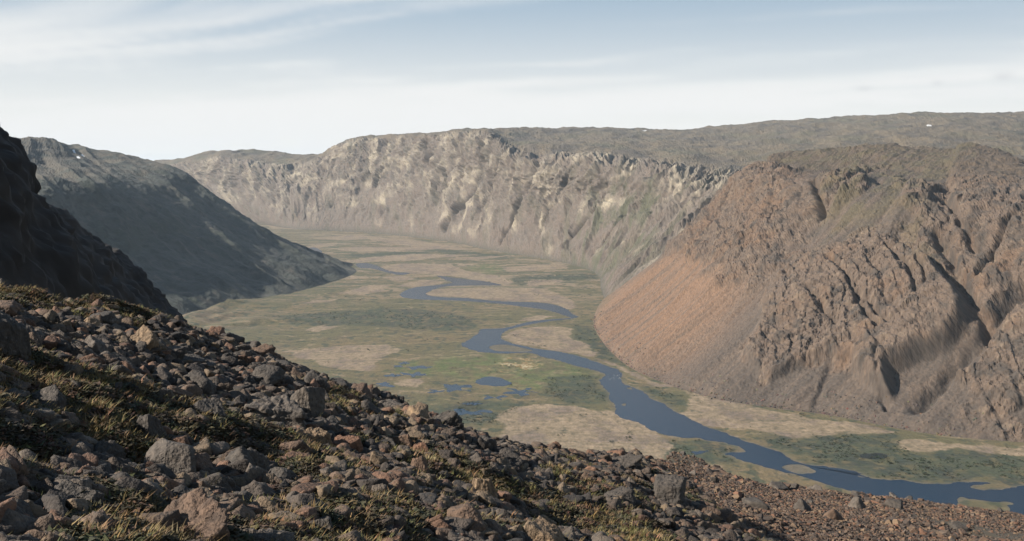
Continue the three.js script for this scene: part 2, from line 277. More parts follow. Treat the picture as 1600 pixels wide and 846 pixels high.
const MORAINE = [px2([[295, 503], [340, 482], [375, 470], [405, 459], [440, 455]]), px2([[300, 512], [350, 497], [385, 491]]), px2([[310, 520], [400, 502], [470, 500]])];
function floorHeight(x, D) {
  let y = 0.06 * fbm2(x * 0.02, D * 0.02, 3);
  for (let k = 0; k < 3; k++) { const [d, t] = distTo(MORAINE[k], x + 18 * n2(x * 0.012, D * 0.012), D + 40 * n2(x * 0.006 + 9, D * 0.006)); const w = [34, 26, 34][k]; y += [13, 9, 7][k] * Math.exp(-((d / w) ** 2)) * (0.4 + 0.6 * Math.sin(Math.PI * clamp(t * 0.8 + 0.15))); }
  if (x < -500 && D < 4000) { const edge = sstep(-520, -850, x) * sstep(4200, 3600, D); y += edge * (4 + 16 * fbm2(x * 0.006, D * 0.004, 5)); }
  return y;
}
function makeFloor(name, label, x0, x1, d0, d1, size, cells) {
  const mpx = (x1 - x0) / size, mpd = (d1 - d0) / size;
  const cell = (pts) => pts.map(([x, d]) => [(x - x0) / mpx, (d - d0) / mpd]);
  const layer = (polys, r) => { const m = new Float32Array(size * size); for (const p of polys) fillPoly(m, size, size, cell(px2(p)), 1); return blur(m, size, size, r); };
  const r = Math.max(1, Math.round(6 / mpx));
  const sand = layer(SAND, r), shrub = layer(SHRUB, r * 2), green = layer(GREEN, r * 4), marsh = layer(MARSH, r * 2), wet = layer([RIVER_UPPER, RIVER_LOWER], r);
  const data = new Uint8Array(size * size * 4);
  const cGrass = tone(114, 106, 66), cOlive = tone(138, 118, 80), cTan = tone(180, 156, 126), cGrey = tone(150, 130, 112), cShrub = tone(66, 80, 52), cDeep = tone(40, 56, 42), cGreen = tone(104, 120, 54), cOrange = tone(178, 136, 78), cPale = tone(205, 190, 150), cMud = tone(120, 112, 98);
  for (let j = 0; j < size; j++) {
    const D = d0 + (j + 0.5) * mpd;
    for (let i = 0; i < size; i++) {
      const x = x0 + (i + 0.5) * mpx;
      const wx = 26 * fbm2(x * 0.013, D * 0.013, 5), wd = 44 * fbm2(x * 0.013 + 31, D * 0.009 + 7, 4);
      const gi = i + wx / mpx, gj = j + wd / mpd;
      const f1 = fbm2(x * 0.0035 + 5, D * 0.0028, 4), f2 = fbm2(x * 0.018, D * 0.012 + 11, 4), f3 = fbm2(x * 0.09 + 3, D * 0.07, 3);
      const stripe = fbm2(x * 0.0022 + 1.2 * f1, D * 0.011 + 2.2 * f1, 5);
      const scroll = fbm2(x * 0.012 + 5 * f1, D * 0.045 + 4 * f1 + 2 * f2, 4), speck = n2(x * 0.16 + 9, D * 0.12), blot = fbm2(x * 0.045, D * 0.03 + 60, 4);
      let c = mix3(cGrass, cOlive, sstep(-0.25, 0.3, f1 + 0.6 * f2 + 0.3 * scroll));
      c = mix3(c, cTan, 0.9 * sstep(-0.04, 0.12, stripe + 0.15 * f2 + 0.12 * scroll) * sstep(2900, 4300, D));
      c = mix3(c, cShrub, 0.65 * sstep(0.03, 0.2, fbm2(x * 0.0024 + 40 + 1.4 * f1, D * 0.013 + 2.4 * f1, 5)) * sstep(2900, 4300, D));
      c = mix3(c, cGrey, 0.5 * sstep(0.05, 0.4, stripe - 0.3 * f1 + 0.2) * sstep(-350, -900, x) * sstep(3400, 2600, D));
      c = mix3(c, cTan, 0.5 * sstep(0.15, 0.4, scroll + 0.4 * blot));
      c = mix3(c, cShrub, 0.8 * sstep(0.10, 0.32, blot - 0.5 * scroll + 0.15 * f1));
      const g = sampleGrid(green, size, size, gi, gj);
      c = mix3(c, cGreen, 0.8 * g * sstep(-0.3, 0.35, f2 + 0.6 * blot + 0.05));
      const s = sampleGrid(shrub, size, size, gi, gj);
      const ss = clamp(s * (1.0 + 1.3 * f3 + 2.2 * blot + 1.2 * scroll) + 0.5 * sstep(0.2, 0.45, f2 + 0.7 * f3 + 0.2 * speck));
      c = mix3(c, mix3(cShrub, cDeep, sstep(-0.2, 0.3, f3 + f2)), ss * 0.85);
      const a = sampleGrid(sand, size, size, gi, gj);
      const aa = sstep(0.16, 0.8, a * (1 + 0.5 * scroll) + 0.5 * f2 + 0.22 * f3 - 0.4 * Math.max(0, blot)) * sstep(0.02, 0.2, a);
      c = mix3(c, mix3(cTan, cGrey, sstep(-0.1, 0.35, f2 * 1.2 + 0.5 * f1 + 0.5 * scroll)), aa * clamp(0.8 + 0.5 * f3 + 0.3 * scroll));
      const m = sampleGrid(marsh, size, size, gi, gj);
      c = mix3(c, mix3(cOrange, cPale, sstep(0.1, 0.35, f2 + f3)), m * sstep(-0.05, 0.22, f2 + 0.5 * f3));
      const w = sampleGrid(wet, size, size, i, j);
      if (w > 0.02) c = mix3(c, aa > 0.5 ? cTan : cMud, clamp(w * 1.6) * 0.7);
      const k = 1 + 0.5 * f3 + 0.28 * n2(x * 0.31, D * 0.25) + 0.3 * scroll;
      const o = (j * size + i) * 4;
      for (let q = 0; q < 3; q++) { const v = clamp(c[q] * k, 0.004, 1); data[o + q] = Math.round(255 * (v <= 0.0031308 ? v * 12.92 : 1.055 * v ** (1 / 2.4) - 0.055)); }
      data[o + 3] = 255;
    }
  }
  const map = new THREE.DataTexture(data, size, size); map.colorSpace = THREE.SRGBColorSpace; map.magFilter = THREE.LinearFilter; map.minFilter = THREE.LinearFilter; map.needsUpdate = true;
  const n = cells, P = new Float32Array(n * n * 3), UV = new Float32Array(n * n * 2);
  for (let i = 0; i < n; i++) for (let j = 0; j < n; j++) {
    const u = i / (n - 1), v = j / (n - 1), x = x0 + u * (x1 - x0), D = d0 + v * (d1 - d0), o = i * n + j;
    P[o * 3] = x; P[o * 3 + 1] = floorHeight(x, D); P[o * 3 + 2] = -D; UV[o * 2] = u; UV[o * 2 + 1] = v;
  }
  const g = gridMesh(P, n, n); g.setAttribute('uv', new THREE.BufferAttribute(UV, 2));
  const bumpMap = stonyTile.clone(); bumpMap.repeat.set((x1 - x0) / 170, (d1 - d0) / 170); bumpMap.needsUpdate = true;
  put(new THREE.Mesh(g, new THREE.MeshStandardMaterial({ map, roughness: 1, bumpMap, bumpScale: 1.6 })), name, label, 'valley floor', { kind: 'structure' });
}
makeFloor('valley_floor', 'flat green and tan valley floor along the meandering river', -1350, 1150, 900, 3300, 2048, 240);
makeFloor('upper_valley_floor', 'hazy tan and grey-green flood plain below the far cliffs', -4300, 900, 3300, 10500, 2048, 160);
{
  const g = new THREE.PlaneGeometry(60000, 60000); g.rotateX(-Math.PI / 2); g.translate(0, -14, -6000);
  put(new THREE.Mesh(g, new THREE.MeshStandardMaterial({ color: new THREE.Color(0.1, 0.09, 0.06), roughness: 1 })), 'ground', 'broad dull ground reaching to the horizon beneath the mountains', 'ground', { kind: 'structure' });
}
// water: flat sheets with irregular banks
{
  const size = 512, d = new Uint8Array(size * size * 4);
  for (let j = 0; j < size; j++) for (let i = 0; i < size; i++) {
    const a = i / size * Math.PI * 2, b = j / size * Math.PI * 2;      // tiles without a seam
    const v = fbm3(Math.cos(a) * 3 + 9, Math.sin(a) * 3, Math.cos(b) * 3, 4) + fbm3(Math.sin(b) * 3 + 20, Math.cos(a) * 3 + 4, Math.sin(a) * 3, 4);
    const o = (j * size + i) * 4; d[o] = d[o + 1] = d[o + 2] = clamp(128 + 120 * v, 0, 255); d[o + 3] = 255;
  }
  const bump = new THREE.DataTexture(d, size, size); bump.wrapS = bump.wrapT = THREE.RepeatWrapping; bump.magFilter = THREE.LinearFilter; bump.repeat.set(1 / 9, 1 / 9); bump.needsUpdate = true;
  const water = new THREE.MeshPhysicalMaterial({ color: new THREE.Color(0.004, 0.021, 0.044), roughness: 0.14, specularIntensity: 0.36, bumpMap: bump, bumpScale: 0.25 });
  const dark = new THREE.MeshPhysicalMaterial({ color: new THREE.Color(0.012, 0.018, 0.018), roughness: 0.3, specularIntensity: 0.3, bumpMap: bump, bumpScale: 0.2 });
  const smoothLoop = (pts, seed, amp) => {
    const q = pts.map(([x, y]) => { const p = floorAt(x, y); return [p[0], -p[2]]; }), out = [], n = q.length;
    for (let i = 0; i < n; i++) {
      const a = q[(i + n - 1) % n], b = q[i], c = q[(i + 1) % n], e = q[(i + 2) % n], L = Math.hypot(c[0] - b[0], c[1] - b[1]), k = Math.max(2, Math.round(L / 2.5));
      for (let s = 0; s < k; s++) {
        const t = s / k, x = cr(a[0], b[0], c[0], e[0], t), y = cr(a[1], b[1], c[1], e[1], t);
        const m = 0.5 + 0.5 * Math.min(1, L / 30);
        out.push(new THREE.Vector2(x + amp * m * fbm2(x * 0.05 + seed, y * 0.05, 5), y + amp * m * 1.5 * fbm2(x * 0.05, y * 0.05 + seed, 5)));
      }
    }
    return out;
  };
  const sheet = (name, label, cat, loop, holes, y, mat, group, amp = 7) => {
    const sh = new THREE.Shape(smoothLoop(loop, 3, amp));
    for (const h of holes) sh.holes.push(new THREE.Path(smoothLoop(h, 8, amp * 0.5)));
    const g = new THREE.ShapeGeometry(sh, 1); g.rotateX(-Math.PI / 2); g.translate(0, y, 0);
    return put(new THREE.Mesh(g, mat), name, label, cat, { kind: 'structure', group });
  };
  sheet('river', 'dark blue river winding through the meadows to the talus foot', 'river', RIVER_LOWER, ISLANDS, 0.16, water);
  sheet('river', 'hazy upstream loop of the river around a tan gravel bar', 'river', RIVER_UPPER, [], 0.14, water);
  sheet('pond', 'rounded deep blue pond alone in the green marsh', 'pond', [[743, 597], [750, 592], [762, 589], [775, 589.5], [790, 594], [799, 600], [785, 604], [762, 603], [748, 601]], [], 0.15, water, undefined, 6);
  sheet('pond', 'small blackish oval pond in the dark green meadow', 'pond', [[1341, 714], [1352, 709.5], [1370, 708.5], [1389, 712], [1382, 716.5], [1356, 717.5]], [], 0.15, dark, undefined, 6);
  sheet('pond', 'sliver of water where the upper plain meets the hill foot', 'pond', [[480, 389], [492, 387], [503, 393], [497, 396]], [], 0.15, water);
  sheet('pond', 'narrow backwater beside a tan bar at the end of the dark hill', 'pond', [[556, 413], [572, 411], [590, 416], [610, 424], [640, 427], [625, 430], [604, 426], [580, 420], [562, 419]], [], 0.15, water);
  for (const [cx, cy, w, h, s] of [[712, 606, 26, 7, 1], [813, 613, 22, 6, 2], [632, 568, 10, 2.5, 3], [655, 575, 18, 2.5, 4], [611, 587, 14, 2.6, 5], [645, 586, 22, 3.4, 6], [600, 602, 18, 4, 7], [737, 631, 14, 4, 8], [735, 645, 30, 5, 9], [775, 622, 20, 3, 10], [1093, 707, 14, 3, 11], [680, 612, 14, 2.2, 12], [620, 573, 9, 1.6, 13]]) {
    const r = rng(s * 91), L = []; for (let k = 0; k < 16; k++) { const a = k / 16 * Math.PI * 2, q = 0.35 + 0.95 * r(); L.push([cx + w * Math.cos(a) * q, cy + h * Math.sin(a) * q]); }
    sheet('marsh_pool', 'shallow ragged blue pool in the wet green marsh', 'pool', L, [], 0.13 + s * 0.004, water, 'shallow marsh pools', 12);
  }
}

// ------------------------------------------------------------------ mountains
function broken(g) { g.deleteAttribute('normal'); return g; }     // rock keeps the hard edges of its facets
function grained(metres, relief, flatShading = false) {                               // vertex colours with fine stony relief and speckle, one tile every so many metres
  const bumpMap = stonyTile.clone(), map = speckTile.clone();
  bumpMap.repeat.set(1 / metres, 1 / metres); map.repeat.set(1 / metres * 0.83, 1 / metres * 0.83); bumpMap.needsUpdate = map.needsUpdate = true;
  return matte({ bumpMap, bumpScale: relief, map, flatShading });
}
const F = (x, y) => ({ px: x, py: y });
const station = (list) => {
  const q = list.map((p) => Array.isArray(p) ? at(...p) : p.w ? [p.w[0], p.w[1], -p.w[2]] : floorAt(p.px, p.py));
  return q;
};
function footed(net, dir) {      // carry each station on below ground at its foot and down behind its last row
  return net.map((st) => {
    const a = st[0], b = st[1], z = st[st.length - 1], y = st[st.length - 2];
    const h = Math.hypot(b[0] - a[0], b[2] - a[2]) || 1, ox = (a[0] - b[0]) / h * 30, oz = (a[2] - b[2]) / h * 30;
    const dx = z[0] - y[0], dz = z[2] - y[2], l = Math.hypot(dx, dz) || 1;
    return [[a[0] + ox, -9, a[2] + oz], ...st, [z[0] + dx / l * dir, z[1] - dir * 0.16, z[2] + dz / l * dir], [z[0] + dx / l * dir * 2.4, z[1] - dir * 0.6, z[2] + dz / l * dir * 2.4]];
  });
}

// chutes and gullies carved along lines on a slope: [line of points, width, depth] in metres
function carve(P, ns, nt, cuts, jitter, freq) {
  const out = new Float32Array(ns * nt);
  for (let q = 0; q < ns * nt; q++) {
    const o = q * 3, jx = P[o] + jitter * n3(P[o] * freq, P[o + 1] * freq, P[o + 2] * freq), jy = P[o + 1], jz = P[o + 2] + jitter * n3(P[o] * freq + 9, P[o + 1] * freq, P[o + 2] * freq);
    for (const [line, w, dep, lo, hi] of cuts) {
      if (jx < lo || jx > hi) continue;
      let best = 1e9;
      for (let k = 0; k + 1 < line.length; k++) {
        const a = line[k], b = line[k + 1], dx = b[0] - a[0], dy = b[1] - a[1], dz = b[2] - a[2], t = clamp(((jx - a[0]) * dx + (jy - a[1]) * dy + (jz - a[2]) * dz) / (dx * dx + dy * dy + dz * dz));
        best = Math.min(best, Math.hypot(a[0] + dx * t - jx, a[1] + dy * t - jy, a[2] + dz * t - jz));
      }
      if (best < w * 3) out[q] += dep * 1.25 * Math.exp(-((best / (w * 0.8)) ** 2));
    }
  }
  return out;
}
const cutLines = (P, nt, cellsOf, list) => list.map(([l, w, d]) => { const line = cellsOf(l).map(([j, i]) => { const o = (i * nt + j) * 3; return [P[o], P[o + 1], P[o + 2]]; }), xs = line.map((p) => p[0]); return [line, w, d, Math.min(...xs) - 4 * w, Math.max(...xs) + 4 * w]; });
// broken rock: slow ramps that end in sharp breaks, in three crossing directions
function facets(x, y, z, scale) {
  const w = 0.7 * fbm3(x * 0.3 / scale, y * 0.3 / scale, z * 0.3 / scale, 4);
  let t = 0;
  for (const [a, b, c, p, m] of [[0.75, 0.55, 0.3, 1.0, 3], [0.35, -0.8, 0.4, 0.62, 7], [0.8, 0.1, -0.55, 0.41, 11]]) {
    const k = (a * x + b * y + c * z) / (scale * p) + w * (1.2 + p) + m, f = k - Math.floor(k), h = n3(Math.floor(k) * 3.7 + m, y / scale * 0.5, z / scale * 0.5);
    t += p * (0.6 + 0.8 * h) * ((f < 0.85 ? f / 0.85 : (1 - f) / 0.15) - 0.5);
  }
  return t;
}
// the long wall of pale cliffs and the plateau above it
{
  const net = footed([
    [F(250, 345), [225, 320, 9900], [205, 290, 10300], [200, 268, 10700], [190, 262, 11200], [180, 262, 11800]],
    [F(330, 346), [300, 318, 9300], [280, 288, 9700], [266, 262, 10000], [262, 254, 10500], [262, 256, 11000]],
    [F(400, 350), [378, 318, 8850], [360, 284, 9080], [345, 252, 9300], [345, 241, 9800], [345, 239, 10200]],
    [F(450, 357), [448, 325, 8150], [440, 290, 8450], [440, 262, 8750], [440, 247, 9300], [440, 242, 9800]],
    [F(490, 360), [495, 328, 7850], [497, 290, 8080], [500, 253, 8350], [500, 247, 8800], [500, 246, 9200]],
    [F(530, 361.5), [536, 322, 7700], [540, 272, 7900], [546, 224, 8120], [549, 222, 8400], [552, 224, 8800]],
    [F(600, 366), [600, 325, 7330], [600, 272, 7540], [600, 220, 7750], [600, 217, 8000], [600, 217.5, 8500]],
    [F(700, 378), [700, 335, 6550], [700, 278, 6780], [700, 215, 7000], [700, 211, 7400], [700, 210, 8000]],
    [F(750, 388), [752, 342, 6010], [756, 282, 6230], [760, 214, 6450], [758, 208, 7000], [757, 207, 7800]],
    [F(800, 397), [800, 352, 5580], [800, 297, 5770], [800, 238, 5980], [800, 220, 6900], [800, 205, 8000]],
    [F(860, 407), [862, 362, 5170], [866, 305, 5340], [870, 249, 5520], [870, 224, 6700], [870, 203, 8400]],
    [F(910, 418), [922, 372, 4800], [936, 312, 4970], [950, 252, 5160], [950, 224, 6500], [960, 203, 8500]],
    [F(935, 432), [968, 385, 4390], [1005, 325, 4540], [1045, 264, 4720], [1050, 232, 6000], [1050, 207, 8500]],
    [F(940, 455), [990, 405, 3880], [1050, 340, 4080], [1115, 278, 4320], [1150, 237, 5600], [1150, 198, 8500]],
    [F(960, 490), [1030, 430, 3350], [1110, 355, 3700], [1200, 280, 4000], [1250, 227, 5400], [1250, 191, 8400]],
    [F(1040, 520), [1130, 450, 3100], [1240, 360, 3500], [1350, 268, 3800], [1400, 214, 5200], [1400, 183, 8000]],
    [F(1250, 580), [1340, 490, 2800], [1430, 370, 3300], [1500, 270, 3650], [1520, 214, 5000], [1500, 180, 7500]],
    [F(1500, 640), [1560, 520, 2700], [1620, 390, 3200], [1680, 276, 3500], [1680, 222, 5000], [1620, 183, 7500]],
    [F(1700, 660), [1760, 520, 2700], [1800, 390, 3200], [1860, 285, 3500], [1860, 230, 5000], [1800, 190, 7500]],
  ].map(station), 900);
  const ns = 780, nt = 390, P = loft(net, ns, nt), Nn = gridNormals(P, ns, nt), S = alongGrid(P, ns, nt, 110), UV = metricUV(P, ns, nt, S), C = new Float32Array(P.length);
  const M = net[0].length - 1, find = locator(P, ns, nt), cellsOf = (list) => list.map(([x, y]) => { const [i, j] = find(x, y); return [j, i]; });
  const cut = carve(P, ns, nt, cutLines(P, nt, cellsOf, [[[[708, 218], [702, 244], [690, 270]], 24, 45], [[[758, 230], [748, 279], [719, 322], [690, 360]], 28, 55], [[[669, 226], [672, 251], [632, 290], [600, 330]], 28, 45], [[[556, 250], [545, 280], [520, 320]], 22, 34], [[[843, 258], [836, 286], [808, 332], [783, 378]], 22, 40], [[[948, 290], [932, 329], [880, 385]], 20, 34], [[[905, 265], [880, 310], [840, 370]], 18, 26], [[[1010, 290], [980, 340], [930, 395]], 18, 26], [[[620, 225], [612, 250], [585, 290]], 20, 30], [[[480, 275], [450, 320]], 25, 30], [[[790, 250], [770, 300], [740, 345]], 18, 28]]), 22, 0.012);
  const meadow = new Float32Array(ns * nt); fillPoly(meadow, nt, ns, cellsOf([[925, 300], [1000, 280], [1140, 275], [1090, 335], [1010, 410], [960, 440], [925, 430], [880, 408], [900, 360]]), 1); blur(meadow, nt, ns, 14);
  const snow = cellsOf([[1008, 206], [1006, 207], [1310, 200], [1450, 199]]);
  const pale = tone(220, 204, 176), rock = tone(168, 154, 138), brown = tone(140, 122, 107), olive = tone(110, 108, 80), heath = tone(92, 90, 74), talus = tone(140, 126, 113), top = tone(138, 122, 98), topBare = tone(104, 94, 82);
  for (let i = 0; i < ns; i++) for (let j = 0; j < nt; j++) {
    const o = (i * nt + j) * 3, v = j / (nt - 1) * M;            // 1 foot, 4 rim, 6 skyline
    const x = P[o], y = P[o + 1], z = P[o + 2], D = -z, s = S[i];
    const flank = sstep(1.0, 1.7, v) * sstep(4.35, 3.85, v), plateau = sstep(3.9, 4.4, v);
    const rag = fbm2(s * 0.0035 + 60, y * 0.003, 4), cliff = sstep(2.2, 2.9, v + 1.7 * rag) * sstep(4.4, 4.0, v);
    const wob = 90 * n2(s * 0.006, y * 0.005) + 40 * n2(s * 0.02, y * 0.016);
    const q = i * nt + j, sod = meadow[q] * sstep(-0.4, 0.2, fbm2(s * 0.01 + 9, y * 0.01, 4));     // the grassed slope above the talus
    const sl = s - 0.75 * y + wob;                                      // runs with the gullies, which slant down to the left
    const spur = ridged2(sl * 0.0040, y * 0.0021 + 4, 3);
    const gully = ridged2(sl * 0.012 + 1.3 * spur, y * 0.0055, 4);
    const strataY = y + 0.10 * s + 60 * fbm2(s * 0.004, y * 0.005, 3) + 30 * n2(s * 0.015, y * 0.014);
    const lay = (strataY / 32) % 1, layer = Math.abs((lay < 0 ? lay + 1 : lay) - 0.5) * 2 * sstep(-0.35, 0.25, fbm2(s * 0.01, y * 0.015, 3));
    const broken = fbm3(x * 0.012, y * 0.017, z * 0.012, 6);
    const crag = ridged3(x * 0.02, y * 0.014, z * 0.02, 4);
    const fine = fbm3(x * 0.055, y * 0.07, z * 0.055, 3);
    let d = -cut[q] * flank + flank * ((42 + 30 * cliff) * (spur - 0.25) + (8 + 14 * cliff) * (gully - 0.3)) + cliff * ((5 + 8 * sstep(2.6, 3.4, v)) * (layer - 0.5) * (1 - 0.5 * sod) + 13 * broken + 7 * (crag - 0.3) + 5 * fine + 8 * facets(x, y, z, 90) + 4 * facets(x, y + 500, z, 34));
    d += flank * (1 - cliff) * (4 * n2(sl * 0.03, y * 0.006) + 5 * broken + 3 * fine);
    d += plateau * (42 * fbm2(x * 0.0022, z * 0.0018, 5) + 22 * ridged2(x * 0.005, z * 0.004, 5));
    P[o] = x + Nn[o] * d; P[o + 1] = y + (plateau > 0.5 ? d : Nn[o + 1] * d); P[o + 2] = z + Nn[o + 2] * d;
    // colours: pale bare rock, brown weathered rock, rubble chutes, heath
    const streak = fbm2(sl * 0.03, y * 0.006, 4);
    const patch = fbm2(sl * 0.006 + 8, y * 0.007, 5);
    const bare = sstep(-0.35, 0.4, 1.2 * patch + 0.7 * broken + 0.22 * (layer - 0.5) + 0.35 * streak - 0.3 * sod + 0.02) * sstep(1.7, 2.5, v + 1.9 * rag + 0.8 * patch) * sstep(4.4, 4.0, v);
    let c = mix3(talus, brown, sstep(-0.25, 0.3, streak));
    c = mix3(c, olive, clamp(sstep(0.0, 0.35, fbm2(s * 0.01, y * 0.006 + 20, 4) + 0.25 * sod) * (0.35 + 0.6 * sod)));
    let r = mix3(rock, brown, sstep(-0.2, 0.3, fbm2(s * 0.012, y * 0.01 + 70, 3)));
    r = mix3(r, pale, 0.9 * sstep(-0.2, 0.55, broken * 0.3 + fine * 0.25 + 0.7 * patch + 0.6 * fbm2(sl * 0.014 + 4, strataY * 0.02, 4)));
    c = mix3(c, r, bare);
    const t2 = fbm2(x * 0.006, z * 0.004, 5);
    let pt = mix3(top, topBare, sstep(-0.1, 0.35, t2 + 0.3 * fine));
    pt = mix3(pt, olive, 0.6 * sstep(0.0, 0.35, fbm2(x * 0.003 + 7, z * 0.002, 4)));
    c = mix3(c, pt, plateau);
    c = mix3(c, heath, 0.7 * sstep(1.35, 0.95, v));
    if (snow.some(([a, b]) => a === j && Math.abs(b - i) < 2)) c = [0.7, 0.71, 0.72];
    const k = 1 + 0.22 * fine + 0.15 * n3(x * 0.15, y * 0.15, z * 0.15);
    C[o] = c[0] * k; C[o + 1] = c[1] * k; C[o + 2] = c[2] * k;
  }
  put(new THREE.Mesh(broken(gridMesh(P, ns, nt, C, UV)), grained(420, 7, true)), 'cliff_wall', 'long pale layered cliffs with a brown plateau beyond the valley', 'cliffs', { kind: 'structure' });
}

// the red-brown mountain with talus fans
let mountainFoot;
{
  const net = footed([
    [{ w: [420, -5, 4050] }, { w: [560, 60, 4000] }, { w: [700, 130, 3950] }, { w: [840, 200, 3900] }, { w: [950, 270, 3850] }, { w: [1050, 330, 3850] }, { w: [1200, 370, 3900] }],
    [{ w: [300, -5, 3550] }, { w: [430, 90, 3480] }, { w: [540, 180, 3450] }, { w: [650, 275, 3450] }, { w: [750, 360, 3480] }, { w: [850, 400, 3520] }, { w: [980, 420, 3650] }],
    [F(930, 490), [1000, 434, 3100], [1060, 388, 3130], [1105, 338, 3170], [1150, 287, 3220], [1190, 257, 3300], [1222, 246, 3500]],
    [F(930, 515), [1010, 450, 2920], [1080, 385, 2980], [1130, 335, 3030], [1185, 276, 3060], [1225, 257, 3250], [1265, 240, 3450]],
    [F(955, 550), [1030, 490, 2530], [1120, 400, 2670], [1190, 325, 2780], [1245, 276, 2820], [1290, 259, 3050], [1330, 234, 3350]],
    [F(1000, 583), [1080, 510, 2270], [1170, 420, 2390], [1240, 345, 2500], [1290, 285, 2560], [1340, 262, 2850], [1390, 232, 3250]],
    [F(1100, 619), [1180, 540, 2040], [1270, 440, 2150], [1330, 370, 2260], [1380, 300, 2370], [1430, 268, 2700], [1470, 238, 3150]],
    [F(1200, 637), [1275, 557, 1955], [1358, 456, 2062], [1408, 386, 2165], [1448, 308, 2290], [1480, 270, 2620], [1515, 241, 3080]],
    [F(1300, 650), [1370, 570, 1870], [1440, 470, 1975], [1480, 400, 2070], [1510, 320, 2210], [1530, 275, 2550], [1560, 250, 3000]],
    [F(1450, 678), [1500, 600, 1740], [1560, 490, 1830], [1590, 420, 1920], [1612, 335, 2060], [1635, 285, 2450], [1650, 263, 2900]],
    [F(1600, 692), [1640, 610, 1660], [1690, 500, 1740], [1715, 420, 1830], [1730, 340, 2000], [1745, 290, 2400], [1760, 275, 2900]],
    [F(1760, 705), [1790, 620, 1600], [1830, 500, 1680], [1850, 420, 1780], [1860, 340, 1950], [1870, 300, 2350], [1890, 285, 2850]],
  ].map(station), 700);
  const ns = 780, nt = 430, M = net[0].length - 1, P = loft(net, ns, nt), Nn = gridNormals(P, ns, nt), S = alongGrid(P, ns, nt, 100), UV = metricUV(P, ns, nt, S), C = new Float32Array(P.length);
  const find = locator(P, ns, nt);
  const cellsOf = (list) => list.map(([x, y]) => { const [i, j] = find(x, y); return [j, i]; });
  const painted = (polys, r) => { const m = new Float32Array(ns * nt); for (const p of polys) fillPoly(m, nt, ns, cellsOf(p), 1); return blur(m, nt, ns, r); };
  const buttress = [[[1165, 565], [1200, 500], [1195, 465], [1230, 420], [1285, 398], [1340, 385], [1410, 400], [1465, 425], [1522, 488], [1512, 515], [1485, 540], [1440, 565], [1385, 590], [1395, 625], [1365, 600], [1330, 575], [1290, 562], [1235, 585], [1200, 595]]];
  const crown = [[[1062, 400], [1100, 350], [1140, 295], [1175, 265], [1215, 262], [1258, 275], [1268, 300], [1278, 325], [1240, 360], [1215, 420], [1165, 455], [1120, 425], [1085, 405]], [[1287, 275], [1345, 270], [1365, 290], [1325, 310], [1300, 335], [1286, 330]]];
  const east = [[[1395, 285], [1460, 300], [1475, 350], [1515, 420], [1525, 470], [1480, 425], [1440, 405], [1400, 385], [1420, 340]], [[1510, 330], [1570, 300], [1640, 310], [1640, 430], [1585, 450], [1560, 500], [1530, 470], [1515, 400]], [[1545, 520], [1600, 480], [1660, 500], [1660, 640], [1580, 640], [1530, 620], [1520, 570]]];
  const low = [[[1370, 625], [1400, 600], [1440, 590], [1430, 620], [1395, 650]], [[1500, 640], [1540, 600], [1640, 590], [1660, 690], [1500, 672]]];
  const mB = painted(buttress, 2), mC = painted(crown, 3), mE = painted(east, 2), mL = painted(low, 6), wide = painted([...buttress, ...crown, ...east], 12);
  const grass = painted([[[1290, 385], [1340, 345], [1400, 335], [1425, 360], [1460, 410], [1500, 450], [1440, 420], [1370, 385], [1300, 400]], [[1185, 262], [1260, 240], [1400, 235], [1500, 245], [1560, 290], [1470, 290], [1380, 285], [1290, 268]]], 12);
  const red = painted([[[900, 480], [1000, 420], [1080, 380], [1160, 270], [1260, 270], [1200, 400], [1120, 520], [1060, 580], [960, 560], [920, 520]]], 22);
  const cut = carve(P, ns, nt, cutLines(P, nt, cellsOf, [   // chutes and cracks: pixels, width in metres, depth in metres
    [[[1270, 278], [1276, 300], [1285, 335]], 9, 30], [[[1600, 455], [1555, 510], [1500, 570], [1440, 640]], 20, 20], [[[1462, 372], [1495, 425], [1532, 492], [1545, 522]], 12, 18], [[[1300, 415], [1340, 470], [1392, 528]], 6, 13], [[[1265, 460], [1290, 500], [1308, 522]], 5, 11],
    [[[1340, 478], [1360, 505], [1378, 535]], 6, 12], [[[1390, 405], [1420, 440], [1448, 482]], 5, 11], [[[1410, 395], [1440, 430], [1462, 470]], 5, 10], [[[1150, 300], [1120, 350], [1085, 395]], 7, 13], [[[1180, 290], [1145, 360], [1110, 410]], 5, 9], [[[1375, 290], [1340, 330], [1270, 400], [1190, 470]], 11, 8], [[[1480, 310], [1500, 350], [1530, 400]], 7, 16], [[[1585, 350], [1560, 400], [1535, 440]], 9, 18], [[[1380, 570], [1375, 600], [1385, 640]], 6, 8], [[[1310, 560], [1290, 600], [1270, 640]], 8, 4],
  ]), 7, 0.03);
  const iL = find(1180, 520)[0], iR = find(1490, 520)[0];
  const K = 0.36, cRed = tone(170, 132, 102, K), cTalus = tone(134, 114, 97, K), cDark = tone(112, 98, 86, K), cRock = tone(136, 114, 96, K), cPale = tone(164, 142, 118, K), cRust = tone(150, 116, 88, K), cBlack = tone(84, 76, 68, K), cOlive = tone(118, 106, 74, K), cTop = tone(120, 100, 78, K), cGreen = tone(96, 98, 66, K);
